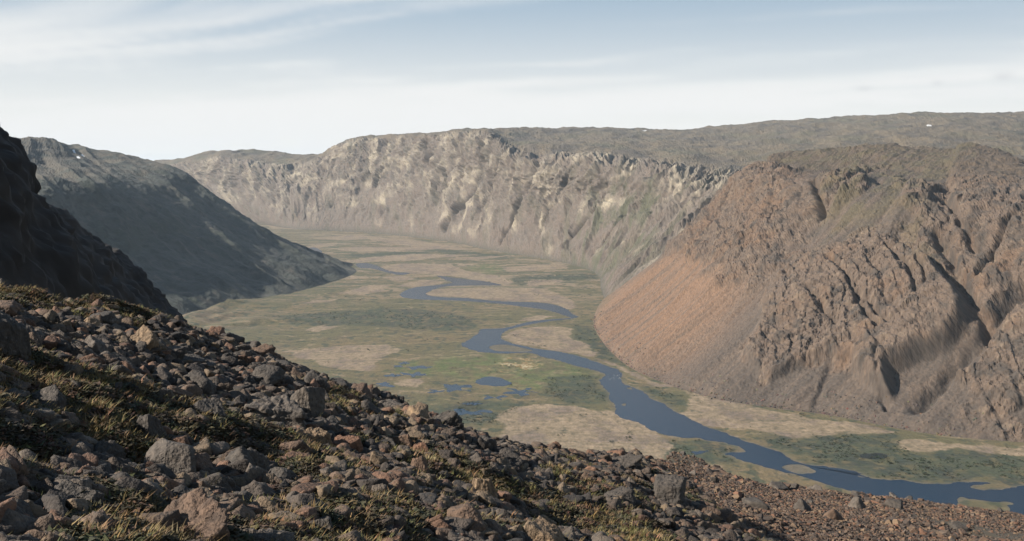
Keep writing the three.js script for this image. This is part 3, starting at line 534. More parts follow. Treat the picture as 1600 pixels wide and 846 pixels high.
  for (let i = 0; i < ns; i++) for (let j = 0; j < nt; j++) {
    const q = i * nt + j, o = q * 3, v = j / (nt - 1) * M, x = P[o], y = P[o + 1], z = P[o + 2], s = S[i];
    const foot = sstep(1.0, 1.25, v), topside = sstep(5.2, 6.0, v);
    const b = fbm3(x * 0.02, y * 0.024, z * 0.02, 5), fine = fbm3(x * 0.08, y * 0.09, z * 0.08, 4);
    const wi = 26 * fbm3(x * 0.014, y * 0.014, z * 0.014, 5), wj = 22 * fbm3(x * 0.014 + 50, y * 0.014, z * 0.014, 5);
    const near = (m) => m[clamp(Math.round(i + wi), 0, ns - 1) * nt + clamp(Math.round(j + wj), 0, nt - 1)];
    const e1 = near(mB), e2 = near(mC), e3 = near(mE), e4 = near(mL) * sstep(-0.15, 0.2, b), ew = wide[q];
    const rockish = clamp(Math.max(e1, e2, e3, 0.75 * e4, 0.8 * sstep(0.0, 0.3, b + 0.4 * ew - 0.3 * grass[q] + 0.16 * sstep(2.6, 4.2, v)) * sstep(2.5, 3.5, v + 0.7 * ew)) * (1 - 0.75 * topside));
    // slabs dip down to the right across the buttress; ribs run straight down on the crown
    const dip = (s * 0.72 + y * 0.9 + 90 * fbm3(x * 0.009, y * 0.009, z * 0.009, 4)) / 46, saw = dip - Math.floor(dip);
    const slab = saw < 0.78 ? saw / 0.78 : (1 - saw) / 0.22;
    const rib = ridged2((s + 18 * n2(s * 0.02, y * 0.02)) * 0.022, y * 0.004 + 6, 3);
    const wob = 26 * n2(s * 0.012, y * 0.008);
    const spur = ridged2((s + wob) * 0.0045 + 0.4, y * 0.0012, 2);
    const bed = (y + 0.25 * s + 16 * fbm3(x * 0.012, y * 0.02, z * 0.012, 3)) / 15, bedding = Math.abs(bed - Math.floor(bed) - 0.5) * 2;
    let d = foot * (1 - topside) * (20 * (spur - 0.3) + 16 * sstep(1.6, 3.0, v) * fbm2((s + wob * 2) * 0.008 - y * 0.004, y * 0.006, 3)) - cut[q] * foot;
    d += 42 * mB[q] * lerp(0.35, 1, sstep(iL, iR, i)) + 10 * e2 + 10 * e3 + 2 * e4 + 8 * ew;
    d += rockish * (e1 * 3.5 * (slab - 0.5) * sstep(-0.2, 0.3, b) + 4 * b + 3 * fine + 10 * facets(x, y, z, 70) + 5.5 * facets(x + 300, y, z, 26) + 2.6 * facets(x, y + 90, z, 13) + 3 * (ridged3(x * 0.07, y * 0.05, z * 0.07, 3) - 0.3) + (e2 + e3) * 4 * (rib - 0.25));
    d += (1 - rockish) * foot * (1.8 * n2((s + wob * 0.3) * 0.06 - y * 0.02, y * 0.004) + 2.2 * fine + 0.8 * n3(x * 0.19, y * 0.19, z * 0.19) + 6 * b * sstep(2.6, 4, v));
    d += topside * (20 * fbm2(x * 0.005, z * 0.004, 5) + 10 * ridged2(x * 0.011, z * 0.011, 3));
    P[o] = x + Nn[o] * d; P[o + 1] = y + Nn[o + 1] * d; P[o + 2] = z + Nn[o + 2] * d;
    const streak = fbm2((s + wob * 0.35) * 0.03 - y * 0.012, y * 0.0035, 4), streak2 = fbm2((s + wob * 0.2) * 0.11 - y * 0.03, y * 0.006 + 9, 3);
    let c = mix3(cTalus, cDark, sstep(-0.25, 0.3, streak * 1.2 + 0.35 * streak2 + 0.15 - 0.25 * red[q]));
    c = mix3(c, cRed, red[q] * sstep(-0.45, 0.25, streak + 0.5 * streak2 + 0.1));
    let r = mix3(cRock, cRust, 0.75 * sstep(0.0, 0.45, fbm3(x * 0.012, y * 0.012, z * 0.012 + 9, 4) + 0.22 * red[q]));
    r = mix3(r, cPale, 0.6 * sstep(0.1, 0.45, fine + 0.3 * b));
    r = mix3(r, cBlack, 0.75 * sstep(0.02, 0.4, fbm3(x * 0.03 + 4, y * 0.03, z * 0.03, 4) + 0.12 * e3 + 0.2 * (0.5 - slab) * e1));
    c = mix3(c, r, clamp(rockish * 1.2));
    c = mix3(c, cTop, topside * 0.8);
    c = mix3(c, cOlive, clamp(grass[q] * sstep(-0.25, 0.2, b + 0.5 * streak)) * 0.75);
    c = mix3(c, cGreen, 0.6 * sstep(1.7, 1.0, v + 0.5 * b) * sstep(1200, 500, s) + 0.3 * sstep(0.2, 0.4, fbm2(s * 0.02, y * 0.02, 4)) * topside);
    const k = 1 + 0.35 * fine + 0.3 * n3(x * 0.22, y * 0.22, z * 0.22) + 0.2 * n3(x * 0.41, y * 0.41, z * 0.41);
    C[o] = c[0] * k; C[o + 1] = c[1] * k; C[o + 2] = c[2] * k;
  }
  mountainFoot = (u, h) => { const i = Math.round(u * (ns - 1)); let j = 0; while (j < nt - 1 && P[(i * nt + j) * 3 + 1] < h) j++; const o = (i * nt + j) * 3; return [P[o], P[o + 1], P[o + 2]]; };
  put(new THREE.Mesh(broken(gridMesh(P, ns, nt, C, UV)), grained(150, 2.4, true)), 'mountain', 'reddish brown rocky mountain with smooth talus fans above the river', 'mountain', { kind: 'structure' });
}

// the dark rounded hill across the valley
{
  const net = footed([
    [{ w: [-1020, -5, 5600] }, { w: [-1240, 60, 5700] }, { w: [-1460, 140, 5800] }, { w: [-1660, 220, 5900] }, { w: [-1840, 290, 6000] }, { w: [-1980, 330, 6200] }, { w: [-2120, 350, 6400] }],
    [{ w: [-820, -5, 5000] }, { w: [-1030, 62, 5050] }, { w: [-1260, 160, 5100] }, { w: [-1460, 260, 5150] }, { w: [-1630, 350, 5250] }, { w: [-1780, 415, 5400] }, { w: [-1930, 435, 5700] }],
    [F(557, 424), [480, 395, 4480], [400, 353, 4520], [330, 306, 4560], [270, 267, 4650], [225, 252, 4800], [190, 248, 5000]],
    [F(500, 447), [420, 410, 3950], [340, 360, 4020], [270, 312, 4080], [200, 276, 4180], [150, 251, 4500], [110, 227, 4900]],
    [F(420, 468), [350, 435, 3520], [270, 385, 3590], [200, 328, 3605], [140, 284, 3650], [90, 252, 4100], [60, 219, 4700]],
    [F(330, 487), [260, 455, 3200], [180, 400, 3260], [110, 336, 3275], [60, 292, 3310], [20, 262, 3700], [10, 217, 4400]],
    [F(230, 505), [150, 470, 2960], [70, 410, 3000], [0, 343, 3020], [-50, 299, 3055], [-90, 265, 3450], [-100, 220, 4200]],
    [F(80, 525), [0, 485, 2680], [-80, 420, 2720], [-150, 350, 2770], [-200, 308, 2850], [-240, 270, 3200], [-250, 225, 4000]],
    [F(-150, 550), [-230, 505, 2400], [-310, 435, 2440], [-380, 360, 2500], [-430, 315, 2600], [-470, 280, 3000], [-480, 235, 3800]],
  ].map(station), 700);
  const ns = 430, nt = 310, M = net[0].length - 1, P = loft(net, ns, nt), Nn = gridNormals(P, ns, nt), S = alongGrid(P, ns, nt, 100), UV = metricUV(P, ns, nt, S), C = new Float32Array(P.length);
  const find = locator(P, ns, nt), snow = [[115, 237], [131, 241], [122, 247]].map(([x, y]) => find(x, y));
  const a = tone(104, 104, 92), b2 = tone(74, 80, 72), c2 = tone(134, 122, 104), g = tone(84, 92, 68), bush = tone(50, 58, 46);
  for (let i = 0; i < ns; i++) for (let j = 0; j < nt; j++) {
    const o = (i * nt + j) * 3, v = j / (nt - 1) * M, x = P[o], y = P[o + 1], z = P[o + 2], s = S[i];
    const foot = sstep(1.0, 1.5, v), top = sstep(4.6, 5.6, v), steep = sstep(2.2, 3.2, v) * sstep(5.3, 4.7, v);
    const b = fbm3(x * 0.0055, y * 0.009, z * 0.0055, 5), fine = fbm3(x * 0.05, y * 0.06, z * 0.05, 4);
    const wob = 70 * n2(s * 0.004, y * 0.004);
    const spur = ridged2((s + wob) * 0.0035 + y * 0.002 + 0.7, y * 0.0018, 3);
    const bench = (y + 0.12 * s + 40 * fbm2(s * 0.003, y * 0.004, 3)) / 70, bb = Math.abs(bench - Math.floor(bench) - 0.5) * 2;
    let d = foot * (30 * (spur - 0.3) * (1 - 0.5 * top) + 20 * b + 3 * fine * (1 + steep)) + steep * 5 * (bb - 0.5) + top * (12 * ridged2(x * 0.005, z * 0.004, 4) - 4);
    d += foot * 3.5 * Math.max(0, fbm3(x * 0.03, y * 0.03, z * 0.03, 3)) * sstep(3, 1.5, v) * 2;
    P[o] = x + Nn[o] * d; P[o + 1] = y + Nn[o + 1] * d; P[o + 2] = z + Nn[o + 2] * d;
    let c = mix3(a, b2, sstep(-0.2, 0.3, b + 0.5 * fine));
    c = mix3(c, c2, 0.8 * sstep(0.05, 0.35, fbm3(x * 0.012 + 7, y * 0.02, z * 0.012, 4) + 0.3 * top));
    c = mix3(c, g, 0.6 * sstep(0, 0.3, fbm2(s * 0.005, y * 0.008, 4)) * (1 - top));
    c = mix3(c, bush, 0.85 * sstep(0.06, 0.3, fbm3(x * 0.028, y * 0.028, z * 0.028, 4) + 0.1 * sstep(3, 1.5, v)) * (1 - top) * foot);
    if (snow.some(([a, b]) => Math.abs(a - i) < 2 && Math.abs(b - j) < 2)) c = [0.75, 0.76, 0.78];
    const k = 1 + 0.3 * fine;
    C[o] = c[0] * k; C[o + 1] = c[1] * k; C[o + 2] = c[2] * k;
  }
  put(new THREE.Mesh(gridMesh(P, ns, nt, C, UV), grained(240, 4)), 'hill', 'dark rounded heath-covered hill with a long slope down to the plain', 'hill', { kind: 'structure' });
}
console.log('mountains done');

// ------------------------------------------------------------------ the near hillside
const NEAR = { h: 2.3, a: 0.335, b: 0.15 }, BENCH = { h: 5.2, a: 0.20, b: 0.20 };
const planeY = (p, x, D) => HEIGHT - p.h - p.a * x - p.b * D;
const planeHit = (p, px, py) => { const [rx, ry] = ray(px, py); return p.h / (-ry - p.a * rx - p.b); };
const edge1 = [[-500, 452], [-200, 450], [0, 450], [120, 480], [230, 496], [300, 520], [400, 554], [480, 586], [560, 622], [640, 646], [700, 670], [760, 688], [820, 700], [900, 714], [970, 714], [1010, 719], [1050, 745], [1100, 785], [1130, 806], [1180, 832], [1240, 868], [1400, 960], [1800, 1200]].map(([x, y]) => [ray(x, 600)[0], clamp(planeHit(NEAR, x, y), 9, 60)]);
const edge2 = [[-600, 720], [300, 720], [900, 742], [1000, 740], [1035, 724], [1055, 716], [1090, 722], [1130, 742], [1200, 761], [1260, 768], [1310, 776], [1400, 781], [1500, 796], [1600, 811], [1800, 842]].map(([x, y]) => [ray(x, 600)[0], clamp(planeHit(BENCH, x, y), 60, 330)]);
const table = (t, u) => { if (u <= t[0][0]) return t[0][1]; for (let i = 1; i < t.length; i++) if (u <= t[i][0]) return lerp(t[i - 1][1], t[i][1], (u - t[i - 1][0]) / (t[i][0] - t[i - 1][0])); return t[t.length - 1][1]; };
function nearHill(x, D) {
  const u = x / Math.max(D, 0.5), e = table(edge1, u);
  let y = planeY(NEAR, x, D);
  y += 0.42 * fbm2(x * 0.24 + 3, D * 0.24, 4) + 0.22 * fbm2(x * 0.9, D * 0.9 + 8, 4);
  const over = D - e; if (over > 0) y -= Math.min(over * over * 0.22, 0.9 * over + 0.0);
  return y;
}
function bench(x, D) {
  const u = x / Math.max(D, 1), e = table(edge2, u);
  let y = planeY(BENCH, x, D) + 2.2 * fbm2(x * 0.028 + 9, D * 0.028, 4) + 0.7 * fbm2(x * 0.15, D * 0.15, 3);
  const over = D - e; if (over > 0) y -= Math.min(over * over * 0.012, 0.75 * over);
  return y;
}
function hillHit(px, py, f, d0, d1) {          // where a pixel's line of sight meets the hillside
  const [rx, ry] = ray(px, py);
  let p = d0;
  for (let D = d0; D < d1; D *= 1.004) { if (HEIGHT + ry * D < f(rx * D, D)) return [rx * D, f(rx * D, D), D]; p = D; }
  return null;
}
const vegNear = (x, D) => sstep(-0.03, 0.2, fbm2(x * 0.28 + 12, D * 0.28 + 3, 4) + 0.12 * n2(x * 1.3, D * 1.3) + 0.10 * sstep(22, 9, D));
const soil = tone(66, 54, 44), gravel = tone(92, 80, 70), moss = tone(84, 74, 44), heathC = tone(62, 52, 36), scree = tone(124, 104, 88), screeR = tone(132, 104, 84);
function hillMesh(name, label, f, nu, nd, u0, u1, dA, dB, color, floorY) {
  const P = new Float32Array(nu * nd * 3), C = new Float32Array(nu * nd * 3);
  for (let i = 0; i < nu; i++) for (let j = 0; j < nd; j++) {
    const D = dA * (dB / dA) ** (j / (nd - 1)), x = lerp(u0, u1, i / (nu - 1)) * (D + 4), o = (i * nd + j) * 3;
    P[o] = x; P[o + 1] = Math.max(floorY, f(x, D)); P[o + 2] = -D;
    const c = color(x, D); C[o] = c[0]; C[o + 1] = c[1]; C[o + 2] = c[2];
  }
  return put(new THREE.Mesh(gridMesh(P, nu, nd, C), matte({ roughness: 1 })), name, label, 'hillside', { kind: 'structure' });
}
hillMesh('hillside', 'boulder-strewn slope with dry heath and dark soil', nearHill, 380, 300, -0.8, 0.75, 2.2, 75, (x, D) => {
  const v = vegNear(x, D), k = 1 + 0.5 * fbm2(x * 3, D * 3, 3);
  return mix3(mix3(soil, gravel, sstep(-0.2, 0.3, fbm2(x * 1.1, D * 1.1, 4))), mix3(moss, heathC, sstep(-0.2, 0.25, fbm2(x * 0.7 + 5, D * 0.7, 3))), v).map((q) => q * k);
}, -20);
const vegBench = (x, D) => sstep(0.08, 0.26, fbm2(x * 0.03 + 2, D * 0.03 + 7, 4));
hillMesh('lower_hillside', 'stony brown shoulder of the slope falling away to the river', bench, 350, 300, -1.0, 0.75, 22, 1100, (x, D) => {
  const v = vegBench(x, D), k = 1 + 0.5 * fbm2(x * 0.6, D * 0.6, 4);
  return mix3(mix3(scree, screeR, sstep(-0.2, 0.3, fbm2(x * 0.06, D * 0.06, 4))), moss, v * 0.8).map((q) => q * k);
}, -12);

// crag in its own shade, some of it painted into the dark rock colours
{
  const crest = [[-260, 60, 46], [-120, 120, 52], [-40, 170, 57], [6, 206, 62], [16, 234, 63], [14, 266, 65], [40, 290, 69], [62, 312, 74], [110, 346, 86], [152, 380, 97], [185, 398, 105], [200, 420, 110], [207, 452, 114], [250, 492, 122], [310, 522, 132], [380, 560, 140]];
  const net = crest.map(([x, y, D]) => {
    const c = at(x, y, D), t = D / 62;
    return [[c[0] + 9 * t, c[1] - 24, c[2] - 2], [c[0] + 5.2 * t, c[1] - 11, c[2] - 1], [c[0] + 2.6 * t, c[1] - 5, c[2]], [c[0] + 0.9 * t, c[1] - 1.4, c[2]], c, [c[0] - 3, c[1] + 0.2, c[2] - 1], [c[0] - 11, c[1] - 1.5, c[2] - 3], [c[0] - 22, c[1] - 14, c[2] - 6]];
  });
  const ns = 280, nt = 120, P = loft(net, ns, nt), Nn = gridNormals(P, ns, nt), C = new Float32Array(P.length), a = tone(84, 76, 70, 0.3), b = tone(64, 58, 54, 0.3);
  for (let i = 0; i < ns * nt; i++) {
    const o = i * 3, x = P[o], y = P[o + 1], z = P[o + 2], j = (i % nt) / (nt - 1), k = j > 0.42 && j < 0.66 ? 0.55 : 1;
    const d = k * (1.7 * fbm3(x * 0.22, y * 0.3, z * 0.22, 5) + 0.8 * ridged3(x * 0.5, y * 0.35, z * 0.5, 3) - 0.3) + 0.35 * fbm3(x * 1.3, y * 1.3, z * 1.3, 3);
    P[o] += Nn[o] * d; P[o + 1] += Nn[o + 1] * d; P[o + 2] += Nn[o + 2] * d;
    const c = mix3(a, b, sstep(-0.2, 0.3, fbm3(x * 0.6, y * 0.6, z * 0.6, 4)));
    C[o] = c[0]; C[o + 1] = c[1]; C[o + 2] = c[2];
  }
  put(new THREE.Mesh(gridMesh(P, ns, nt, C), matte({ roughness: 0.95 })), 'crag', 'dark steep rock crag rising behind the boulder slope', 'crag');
}

// ------------------------------------------------------------------ rocks
function rockGeometry(seed, detail, { planes = 13, rough = 0.07, sx = 1, sy = 0.75, sz = 1, sharp = 0, crack = 0.03, spots = true } = {}) {
  const r = rng(seed * 7919 + 13), g = mergeVertices(new THREE.IcosahedronGeometry(1, detail).deleteAttribute('uv').deleteAttribute('normal'), 1e-5), p = g.attributes.position, N = [];
  const turn = new THREE.Quaternion().setFromEuler(new THREE.Euler((r() - 0.5) * 0.9, r() * 6.28, (r() - 0.5) * 0.9)), ax = new THREE.Vector3();
  for (let i = 0; i < 6; i++) { ax.set(i < 2 ? 1 - 2 * i : 0, i > 1 && i < 4 ? 5 - 2 * i : 0, i > 3 ? 9 - 2 * i : 0).add(new THREE.Vector3((r() - 0.5) * 0.9, (r() - 0.5) * 0.9, (r() - 0.5) * 0.9)).normalize().applyQuaternion(turn); N.push([ax.x, ax.y, ax.z, 0.40 + 0.32 * r()]); }
  for (let i = 6; i < planes; i++) { const z = r() * 2 - 1, a = r() * 6.283, q = Math.sqrt(1 - z * z); N.push([q * Math.cos(a), z, q * Math.sin(a), 0.58 + 0.25 * r()]); }
  if (sharp) for (let k = 0; k < 4; k++) { const a = k / 4 * Math.PI * 2 + r(), y = 0.42; N.push([Math.cos(a) * 0.9, y, Math.sin(a) * 0.9, 0.46 + 0.1 * r()]); }
  const C = new Float32Array(p.count * 3), off = r() * 100;
  for (let i = 0; i < p.count; i++) {
    const x = p.getX(i), y = p.getY(i), z = p.getZ(i);
    let m = 1.05; for (const n of N) { const d = n[0] * x + n[1] * y + n[2] * z; if (d > 0.05) m = Math.min(m, n[3] / d); }
    const f = fbm3(x * 2.2 + off, y * 2.2, z * 2.2, 4), k = ridged3(x * 2.4 + off, y * 3.6, z * 2.4 + 5, 3);
    m *= 1 + rough * 2 * f - crack * Math.max(0, k - 0.35) * 3 + rough * 0.7 * n3(x * 9 + off, y * 9, z * 9);
    p.setXYZ(i, x * m * sx, y * m * sy, z * m * sz);
    let q = 1 + 0.55 * fbm3(x * 3 + off + 40, y * 3, z * 3, 4); if (spots) { const l = fbm3(x * 5 + off, y * 5 + 9, z * 5, 3); q *= l > 0.2 ? 1.4 : l < -0.22 ? 0.6 : 1; }
    const w = 0.5 + 0.5 * n3(x * 1.6 + off, y * 1.6 + 30, z * 1.6);
    C[i * 3] = q * (1 + 0.10 * w); C[i * 3 + 1] = q; C[i * 3 + 2] = q * (1 - 0.10 * w);
  }
  g.setAttribute('color', new THREE.BufferAttribute(C, 3));
  g.computeVertexNormals();
  const n = g.toNonIndexed(), q = n.attributes.position, T = new Float32Array(q.count * 2), a = new THREE.Vector3(), b = new THREE.Vector3(), c = new THREE.Vector3();
  for (let i = 0; i < q.count; i += 3) {                       // each facet is mapped square on, in the stone's own units
    a.fromBufferAttribute(q, i); b.fromBufferAttribute(q, i + 1).sub(a); c.fromBufferAttribute(q, i + 2).sub(a); b.cross(c);
    const X = Math.abs(b.x), Y = Math.abs(b.y), Z = Math.abs(b.z), [u, v] = X > Y && X > Z ? ['z', 'y'] : Y > Z ? ['x', 'z'] : ['x', 'y'];
    for (let k = 0; k < 3; k++) { a.fromBufferAttribute(q, i + k); T[(i + k) * 2] = a[u] * 0.9 + off; T[(i + k) * 2 + 1] = a[v] * 0.9; }
  }
  n.setAttribute('uv', new THREE.BufferAttribute(T, 2));
  return n;
}
function chipGeometry(seed) {                                  // a broken stone: the hull of a few points
  const r = rng(seed * 613 + 5), pts = [], n = 9 + Math.floor(r() * 6), sy = 0.5 + 0.4 * r(), sz = 0.65 + 0.35 * r();
  for (let i = 0; i < n; i++) { const z = 1 - 2 * (i + r()) / n, a = i * 2.4 + r() * 1.2, q = Math.sqrt(Math.max(0, 1 - z * z)), m = 0.75 + 0.35 * r(); pts.push(new THREE.Vector3(q * Math.cos(a) * m, z * sy * m, q * Math.sin(a) * sz * m)); }
  const g = new ConvexGeometry(pts), C = new Float32Array(g.attributes.position.count * 3);
  for (let i = 0; i < C.length; i += 9) { const k = 0.85 + 0.3 * r(); C.fill(k, i, i + 9); }
  const p = g.attributes.position, UV = new Float32Array(p.count * 2);
  for (let i = 0; i < p.count; i++) { UV[i * 2] = p.getX(i) * 0.5 + p.getZ(i) * 0.3; UV[i * 2 + 1] = p.getY(i) * 0.5 + p.getZ(i) * 0.3; }
  g.setAttribute('color', new THREE.BufferAttribute(C, 3));
  g.setAttribute('uv', new THREE.BufferAttribute(UV, 2));
  return g;
}
const rockBump = noiseTile(512, (u, v) => 0.5 + 0.55 * fbm2(u * 9 + 50, v * 9 + 50, 5) + 0.3 * (ridged2(u * 5 + 30, v * 8 + 30, 4) - 0.4));
const rockGrain = noiseTile(512, (u, v) => 0.82 + 0.45 * fbm2(u * 14 + 20, v * 14 + 70, 5));
rockGrain.colorSpace = THREE.NoColorSpace;
const rockMat = (r, g, b, k = 0.36) => { const c = tone(r, g, b, k); return matte({ color: new THREE.Color(c[0], c[1], c[2]), roughness: 0.9, bumpMap: rockBump, bumpScale: 0.05, map: rockGrain }); };
const ROCKS = { grey: rockMat(124, 114, 104), dark: rockMat(98, 90, 82), rust: rockMat(156, 116, 90), tan: rockMat(168, 142, 112), brown: rockMat(134, 108, 88) };  // dark: naturally dark stone, and shaded boulders with that shade put into the colour
const place = (m, x, y, D, turn, tilt) => { m.position.set(x, y, -D); m.rotation.set(tilt * 0.7, turn, tilt); };
// the boulders one can pick out: pixel of the foot, width and height in pixels, material, look
const heroes = [
  [290, 842, 165, 120, 'brown', 'large cracked brown boulder with a bright flat face', { planes: 9, rough: 0.07, crack: 0.07 }], [848, 858, 85, 75, 'tan', 'pointed tan rock at the bottom edge of the slope', { sharp: 1 }], [752, 780, 58, 52, 'tan', 'pale pyramid-shaped rock standing above dry grass', { sharp: 1 }], [655, 745, 46, 58, 'brown', 'tall brown pointed rock with a smooth lit side', { sharp: 1 }],
  [490, 704, 62, 48, 'tan', 'pale block with an orange weathered edge', { planes: 10 }], [538, 714, 50, 54, 'rust', 'orange-topped rock beside a pale block', { planes: 9 }], [628, 706, 52, 52, 'brown', 'squarish dark brown block with a rusty face', { planes: 8 }], [662, 714, 34, 40, 'rust', 'small rusty rock leaning against a dark brown block', { planes: 9 }],
  [480, 652, 60, 70, 'grey', 'tall rounded grey boulder with a smooth flank', { planes: 20, rough: 0.04 }], [550, 630, 28, 28, 'rust', 'small bright orange cube of rock below the ridge', { planes: 8 }], [428, 658, 100, 62, 'grey', 'wide craggy grey outcrop boulder', { planes: 14, crack: 0.08, rough: 0.1 }], [250, 584, 56, 36, 'tan', 'flat-topped tan slab among grey stones', { planes: 8 }],
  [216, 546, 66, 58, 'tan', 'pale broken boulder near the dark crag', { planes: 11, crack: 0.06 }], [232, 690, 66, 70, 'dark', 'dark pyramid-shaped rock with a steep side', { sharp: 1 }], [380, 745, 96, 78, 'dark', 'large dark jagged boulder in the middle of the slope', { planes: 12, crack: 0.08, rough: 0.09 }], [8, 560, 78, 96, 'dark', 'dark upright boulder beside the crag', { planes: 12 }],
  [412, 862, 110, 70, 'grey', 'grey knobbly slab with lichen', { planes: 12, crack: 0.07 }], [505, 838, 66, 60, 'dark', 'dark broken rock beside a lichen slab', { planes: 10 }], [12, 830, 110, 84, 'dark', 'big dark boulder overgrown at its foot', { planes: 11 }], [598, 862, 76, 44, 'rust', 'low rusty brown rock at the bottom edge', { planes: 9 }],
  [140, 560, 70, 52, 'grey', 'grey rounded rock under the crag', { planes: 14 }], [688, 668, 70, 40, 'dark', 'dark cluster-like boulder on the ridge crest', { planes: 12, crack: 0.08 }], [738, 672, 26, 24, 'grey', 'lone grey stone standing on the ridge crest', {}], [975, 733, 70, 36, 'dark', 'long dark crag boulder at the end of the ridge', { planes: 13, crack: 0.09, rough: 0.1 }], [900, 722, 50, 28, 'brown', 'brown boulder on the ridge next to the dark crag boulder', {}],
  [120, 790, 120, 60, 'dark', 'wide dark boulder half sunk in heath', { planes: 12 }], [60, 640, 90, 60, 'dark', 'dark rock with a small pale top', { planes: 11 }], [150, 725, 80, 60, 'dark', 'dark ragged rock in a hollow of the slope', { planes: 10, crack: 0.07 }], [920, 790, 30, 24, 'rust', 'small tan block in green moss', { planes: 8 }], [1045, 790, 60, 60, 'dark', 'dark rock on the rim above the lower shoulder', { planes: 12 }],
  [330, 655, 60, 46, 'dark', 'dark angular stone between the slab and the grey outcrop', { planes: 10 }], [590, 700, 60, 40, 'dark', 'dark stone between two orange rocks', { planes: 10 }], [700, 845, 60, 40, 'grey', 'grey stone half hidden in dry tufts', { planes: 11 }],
];
const heroSpots = [];
const nearBase = (px, py) => hillHit(px, py, nearHill, 3, 70);
const heroNames = [];
heroes.forEach(([px, py, w, h, mat, label, opt], n) => {
  const p = nearBase(px, py) || [ray(px, py)[0] * table(edge1, ray(px, py)[0]), 0, table(edge1, ray(px, py)[0])];
  p[1] = nearHill(p[0], p[2]);
  const m = p[2] / FPX, g = rockGeometry(n + 101, 16, { ...opt, sx: 1, sy: 1, sz: 0.9 });
  g.computeBoundingBox(); const b = g.boundingBox, sx = w * m / (b.max.x - b.min.x), sy = h * m * 1.3 / (b.max.y - b.min.y);
  g.scale(sx, sy, sx); g.translate(0, -b.min.y * sy - h * m * 0.28, 0);
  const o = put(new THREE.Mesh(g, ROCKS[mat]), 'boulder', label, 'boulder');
  o.position.set(p[0], p[1], -p[2]);
  heroSpots.push([p[0], p[2], w * m * 0.5]);
});
{ // further boulders that can be told apart only by where they lie
  const r = rng(4242), shapes = [...Array(14).keys()].map((k) => rockGeometry(k + 1, 6, { planes: 8 + (k % 6), sharp: k % 5 === 0 ? 1 : 0, sy: 0.6 + 0.06 * (k % 6), sz: 0.75 + 0.05 * (k % 5), rough: 0.06, crack: 0.05 }));
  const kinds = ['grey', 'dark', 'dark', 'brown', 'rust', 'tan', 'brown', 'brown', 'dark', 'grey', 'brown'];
  let made = 0;
  const hue = { grey: 'plain grey', dark: 'dark grey', rust: 'rust-red', tan: 'pale tan', brown: 'dull brown' };
  const one = (x, D, f, size, mat, label, group) => {
    const n = Math.floor(r() * shapes.length), o = put(new THREE.Mesh(shapes[n], ROCKS[mat]), 'boulder', label(n), 'boulder', { group });
    place(o, x, f(x, D) + size * 0.2, D, r() * 6.28, (r() - 0.5) * 0.8); o.scale.setScalar(size); made++;
  };
  const beside = (x, D, size, mat, n) => {       // told by its look and by the named boulder it lies next to
    let best = 1e9, h = 0; heroSpots.forEach(([a, b], i) => { const d = Math.hypot(a - x, b - D); if (d < best) { best = d; h = i; } });
    const [a, b] = heroSpots[h], where = Math.abs(x - a) > Math.abs(D - b) ? (x < a ? 'uphill of' : 'downhill of') : (D > b ? 'behind' : 'in front of');
    const short = heroes[h][5].split(' ').filter((w) => !['a', 'the'].includes(w)).slice(0, 5).join(' ');
    return `${size > 0.34 ? 'big' : size > 0.2 ? 'medium' : 'small'} ${hue[mat]} ${n % 5 === 0 ? 'pointed' : n % 3 === 0 ? 'flattish' : 'angular'} stone ${where} the ${short}`;
  };
  for (let tries = 0; made < 225 && tries < 9000; tries++) {
    const crest = r() < 0.25, u = -0.5 + 0.78 * r(), e = table(edge1, u), D = crest ? e - 1.5 * r() : Math.sqrt(lerp(49, e * e, r()));
    if (D > e + 0.5 || D < 7) continue;
    const x = u * D; if (vegNear(x, D) > 0.6 && r() < 0.6) continue;
    const size = 0.11 + 0.3 * r() ** 2.4;
    if (heroSpots.some(([a, b, c]) => Math.hypot(a - x, b - D) < c + size * 0.7)) continue;
    const mat = kinds[Math.floor(r() * kinds.length)];
    one(x, D, nearHill, size, mat, (n) => beside(x, D, size, mat, n), `${mat} loose boulders on the near slope`);
  }
  for (let k = 0; k < 42; k++) {
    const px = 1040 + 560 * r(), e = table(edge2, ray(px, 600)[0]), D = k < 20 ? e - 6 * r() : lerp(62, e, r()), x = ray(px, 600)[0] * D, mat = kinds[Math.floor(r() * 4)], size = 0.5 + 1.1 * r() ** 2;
    one(x, D, bench, size, mat, (n) => `${size > 0.9 ? 'large' : 'smaller'} ${hue[mat]} ${n % 5 === 0 ? 'pointed' : n % 3 === 0 ? 'flattish' : 'angular'} boulder ${k < 20 ? 'on the rim of' : 'in the rubble of'} the lower brown shoulder`, `${mat} boulders on the lower shoulder`);
  }
}
